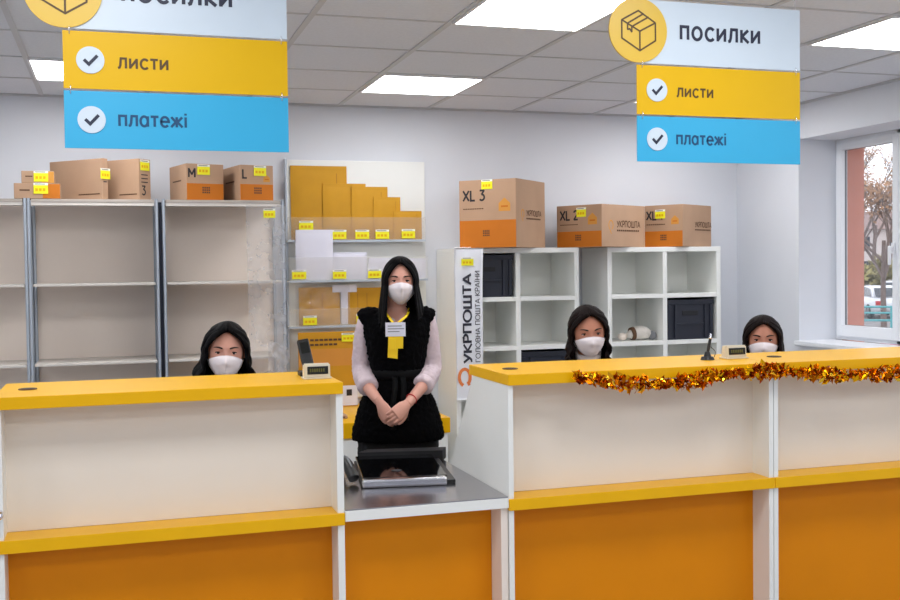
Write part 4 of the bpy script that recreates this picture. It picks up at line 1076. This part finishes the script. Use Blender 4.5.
b = MB(); d = (Vector(armL[5]) - Vector(armL[4])).normalized(); c = Vector(armL[4]).lerp(Vector(armL[5]), .72); u = d.orthogonal().normalized(); v = d.cross(u)
b.tube([c + (u * math.cos(a) + v * math.sin(a)) * .024 for a in [2 * PI * i / 16 for i in range(17)]], [.0022] * 17, 8, sub=1); b.build('bracelet', 'red', t, local=True)

# ---- seated women
def seated(label, loc, rot, skin, hair_m, hairargs, headz, tilt, roll, top_m, collar, yaw=0, look=(0, -.2), msk=0.0):
    t = thing('person', label, 'person', loc, rot, 'postal workers in white masks'); t['skinmat'] = skin
    hc = Vector((0, -.05, headz)); hm = head_matrix(hc, tilt, roll, yaw, .97)
    sz = headz - .215           # shoulder height
    arms = [[(s * .09, .01, sz + .02), (s * .155, .01, sz), (s * .185, -.0, sz - .12), (s * .19, -.04, max(.835, sz - .23)), (s * .15, -.18, .825), (s * .11, -.285, .812)] for s in (-1, 1)]
    legs = [[(s * .085, .02, .525), (s * .10, -.18, .535), (s * .10, -.40, .53), (s * .095, -.42, .30), (s * .095, -.40, .075)] for s in (-1, 1)]
    tor = [(0, .03, .475), (0, .03, .56), (0, .02, .68), (0, .01, sz - .14), (0, .005, sz - .03), (0, .0, sz + .04), (0, -.01, sz + .07)]
    trr = [(.165, .12), (.168, .125), (.125, .095), (.138, .10), (.150, .082), (.085, .056), (.05, .048)]
    b = MB(); b.tube(tor, trr, 26)
    b.tube([(0, -.005, sz + .03), (0, -.015, sz + .09), (hc.x, hc.y + .02, hc.z - .04)], [.05, .046, .05], 18)
    for A in arms: b.tube(A, [.05, .047, .042, .037, .032, .023], 14)
    for A in legs: b.tube(A, [.085, .08, .058, .052, .036], 16)
    for s in (-1, 1): b.tube([(s * .095, -.37, .045), (s * .097, -.45, .04), (s * .10, -.54, .03)], [(.034, .04), (.038, .032), (.03, .02)], 12, ref=(0, 0, 1))
    add_head(b, hm); b = remesh(b, .0052, 1)
    for s, A in zip((-1, 1), arms): place_hand(b, A[-1], (-s * .03, -.1, -.004), (0, .02, -1), -s, .14)
    b.build('body', skin, t, local=True)
    face_parts(t, hm, look); add_mask(t, hm, msk); add_hair(t, hm, hair_m, **hairargs)
    b = MB(); b.tube([(x, y, z) for x, y, z in tor[:6]], [(a + .014, c + .014) for a, c in trr[:6]], 26)
    for A in arms: b.tube(A[:5] + [Vector(A[4]).lerp(Vector(A[5]), .8)], [.062, .060, .054, .048, .041, .034], 16)
    b = remesh(b, .008, 2, .003); b.build('jumper', top_m, t, local=True)
    b = MB(); b.tube([(0, -.002, sz + .035), (0, -.010, sz + .075), (0, -.026, sz + .122)], [.066, .058, .060], 22, cap=False); shell(b.bm, .004); b.build('collar', collar, t, local=True, smooth=True)
    b = MB(); b.tube([(0, .03, .478), (0, .03, .56), (0, .022, .64)], [(.178, .132), (.18, .136), (.15, .118)], 24)
    for A in legs: b.tube(A[:4] + [(A[4][0], A[4][1], .10)], [.096, .092, .074, .066, .06], 16)
    b = remesh(b, .009, 2); b.build('trousers', 'trouser', t, local=True)
    for s in (-1, 1):
        b = MB(); b.tube([(s * .095, -.35, .05), (s * .096, -.40, .052), (s * .099, -.48, .042), (s * .102, -.56, .03)], [(.04, .048), (.046, .05), (.045, .04), (.034, .026)], 14, ref=(0, 0, 1)); b.box(s * .098 - .045, -.58, 0, s * .098 + .045, -.32, .012, bev=.004)
        b = remesh(b, .007, 2); b.build('shoe', 'shoe', t, local=True)
    return t
def chair(label, loc, rot):
    t = thing('office_chair', label, 'chair', loc, rot, 'office chairs behind the counter')
    b = MB(); b.box(-.22, -.20, .365, .22, .22, .420, bev=.02); b.build('seat', 'black', t, local=True, smooth=False)
    b = MB(); b.grid(lambda u, v: (-.2 + .4 * u, .265 - .04 * (1 - (2 * u - 1) ** 2) + .06 * v + .02, .56 + .30 * v), 12, 10); shell(b.bm, .03); br = b.build('backrest', 'black', t, local=True)
    b = MB(); b.tube([(0, .12, .36), (0, .26, .36), (0, .30, .52), (0, .315, .62)], [(.025, .008)] * 4, 8, ref=(0, 1, 0)); b.build('back_bracket', 'black', t, local=True)
    b = MB(); b.cyl((0, 0, .225), .028, .29, 'z', 16); b.build('column', 'chrome', t, local=True)
    for k in range(5):
        a = 2 * PI * k / 5 + .3; b = MB(); b.tube([(0, 0, .09), (.14 * math.cos(a), .14 * math.sin(a), .085), (.27 * math.cos(a), .27 * math.sin(a), .065)], [.022, .018, .013], 8); l = b.build('leg', 'black', t, local=True)
        b = MB(); b.cyl((.27 * math.cos(a), .27 * math.sin(a), .028), .028, .03, 'x', 14); b.build('caster', 'black', l, local=True)
    return t
flat = dict(front_l=2.1, front_r=2.1, top=.40, wave=1.0, thick=.014, fwd=.06, flare=.55, vol=1.10)
seated('seated masked woman at the left counter, wavy black hair swept to one side', (.424, 4.42, 0), math.radians(-5), 'skin', 'hairk',
       dict(fall=lambda s: .22, front_l=2.1, front_r=2.0, top=.70, wave=1.2, thick=.013, fwd=.02, flare=.70, vol=1.08, part=.010, sc=(.079, .103, .110)), 1.226, math.radians(4), math.radians(3), 'darktop', 'darktop', 0, (0, -.1), .3)
seated('seated masked woman with brown hair and white collar below the cube shelves, looking down', (2.042, 4.42, 0), math.radians(-21), 'skin2', 'hairb',
       dict(fall=lambda s: .19, front_l=2.0, front_r=2.06, top=.74, wave=1.0, thick=.012, fwd=.0, flare=.10, vol=1.03, part=-.012, sc=(.080, .100, .110)), 1.258, math.radians(9), math.radians(-3), 'darktop', 'whiteknit', math.radians(6), (.2, -.5), 0)
seated('seated masked woman nearest the window, only her eyes and brow above the right counter', (3.0, 4.48, 0), math.radians(-32), 'skin2', 'hairb',
       dict(fall=lambda s: .26, front_l=2.08, front_r=2.08, top=.74, wave=.4, thick=.012, fwd=.03, flare=.50, vol=1.03, sc=(.082, .102, .105)), 1.190, math.radians(4), 0, 'darktop', 'darktop', 0, (0, 0), 0)
chair('black office chair under the seated woman at the left counter', (.43, 4.44, 0), math.radians(-5))
chair('black office chair under the seated woman with the white collar', (2.042, 4.44, 0), math.radians(-21))
chair('black office chair under the seated woman nearest the window', (3.0, 4.50, 0), math.radians(-32))
for o in SC.objects:
    if 'skinmat' in o.keys(): del o['skinmat']

# ------------------------------------------------------------------ daylight and exposure
w = bpy.data.worlds.new('overcast_sky'); SC.world = w; w.use_nodes = True
bg = w.node_tree.nodes['Background']; bg.inputs['Color'].default_value = (.90, .92, 1.0, 1); bg.inputs['Strength'].default_value = 2.1
vs = SC.view_settings
vs.view_transform = 'Standard'; vs.look = 'None'; vs.exposure = -.14; vs.gamma = 1; vs.use_curve_mapping = False
SC.cycles.max_bounces = 10; SC.cycles.diffuse_bounces = 6; SC.cycles.transparent_max_bounces = 16
SC.cycles.sample_clamp_indirect = 6
SC.cycles.use_denoising = True
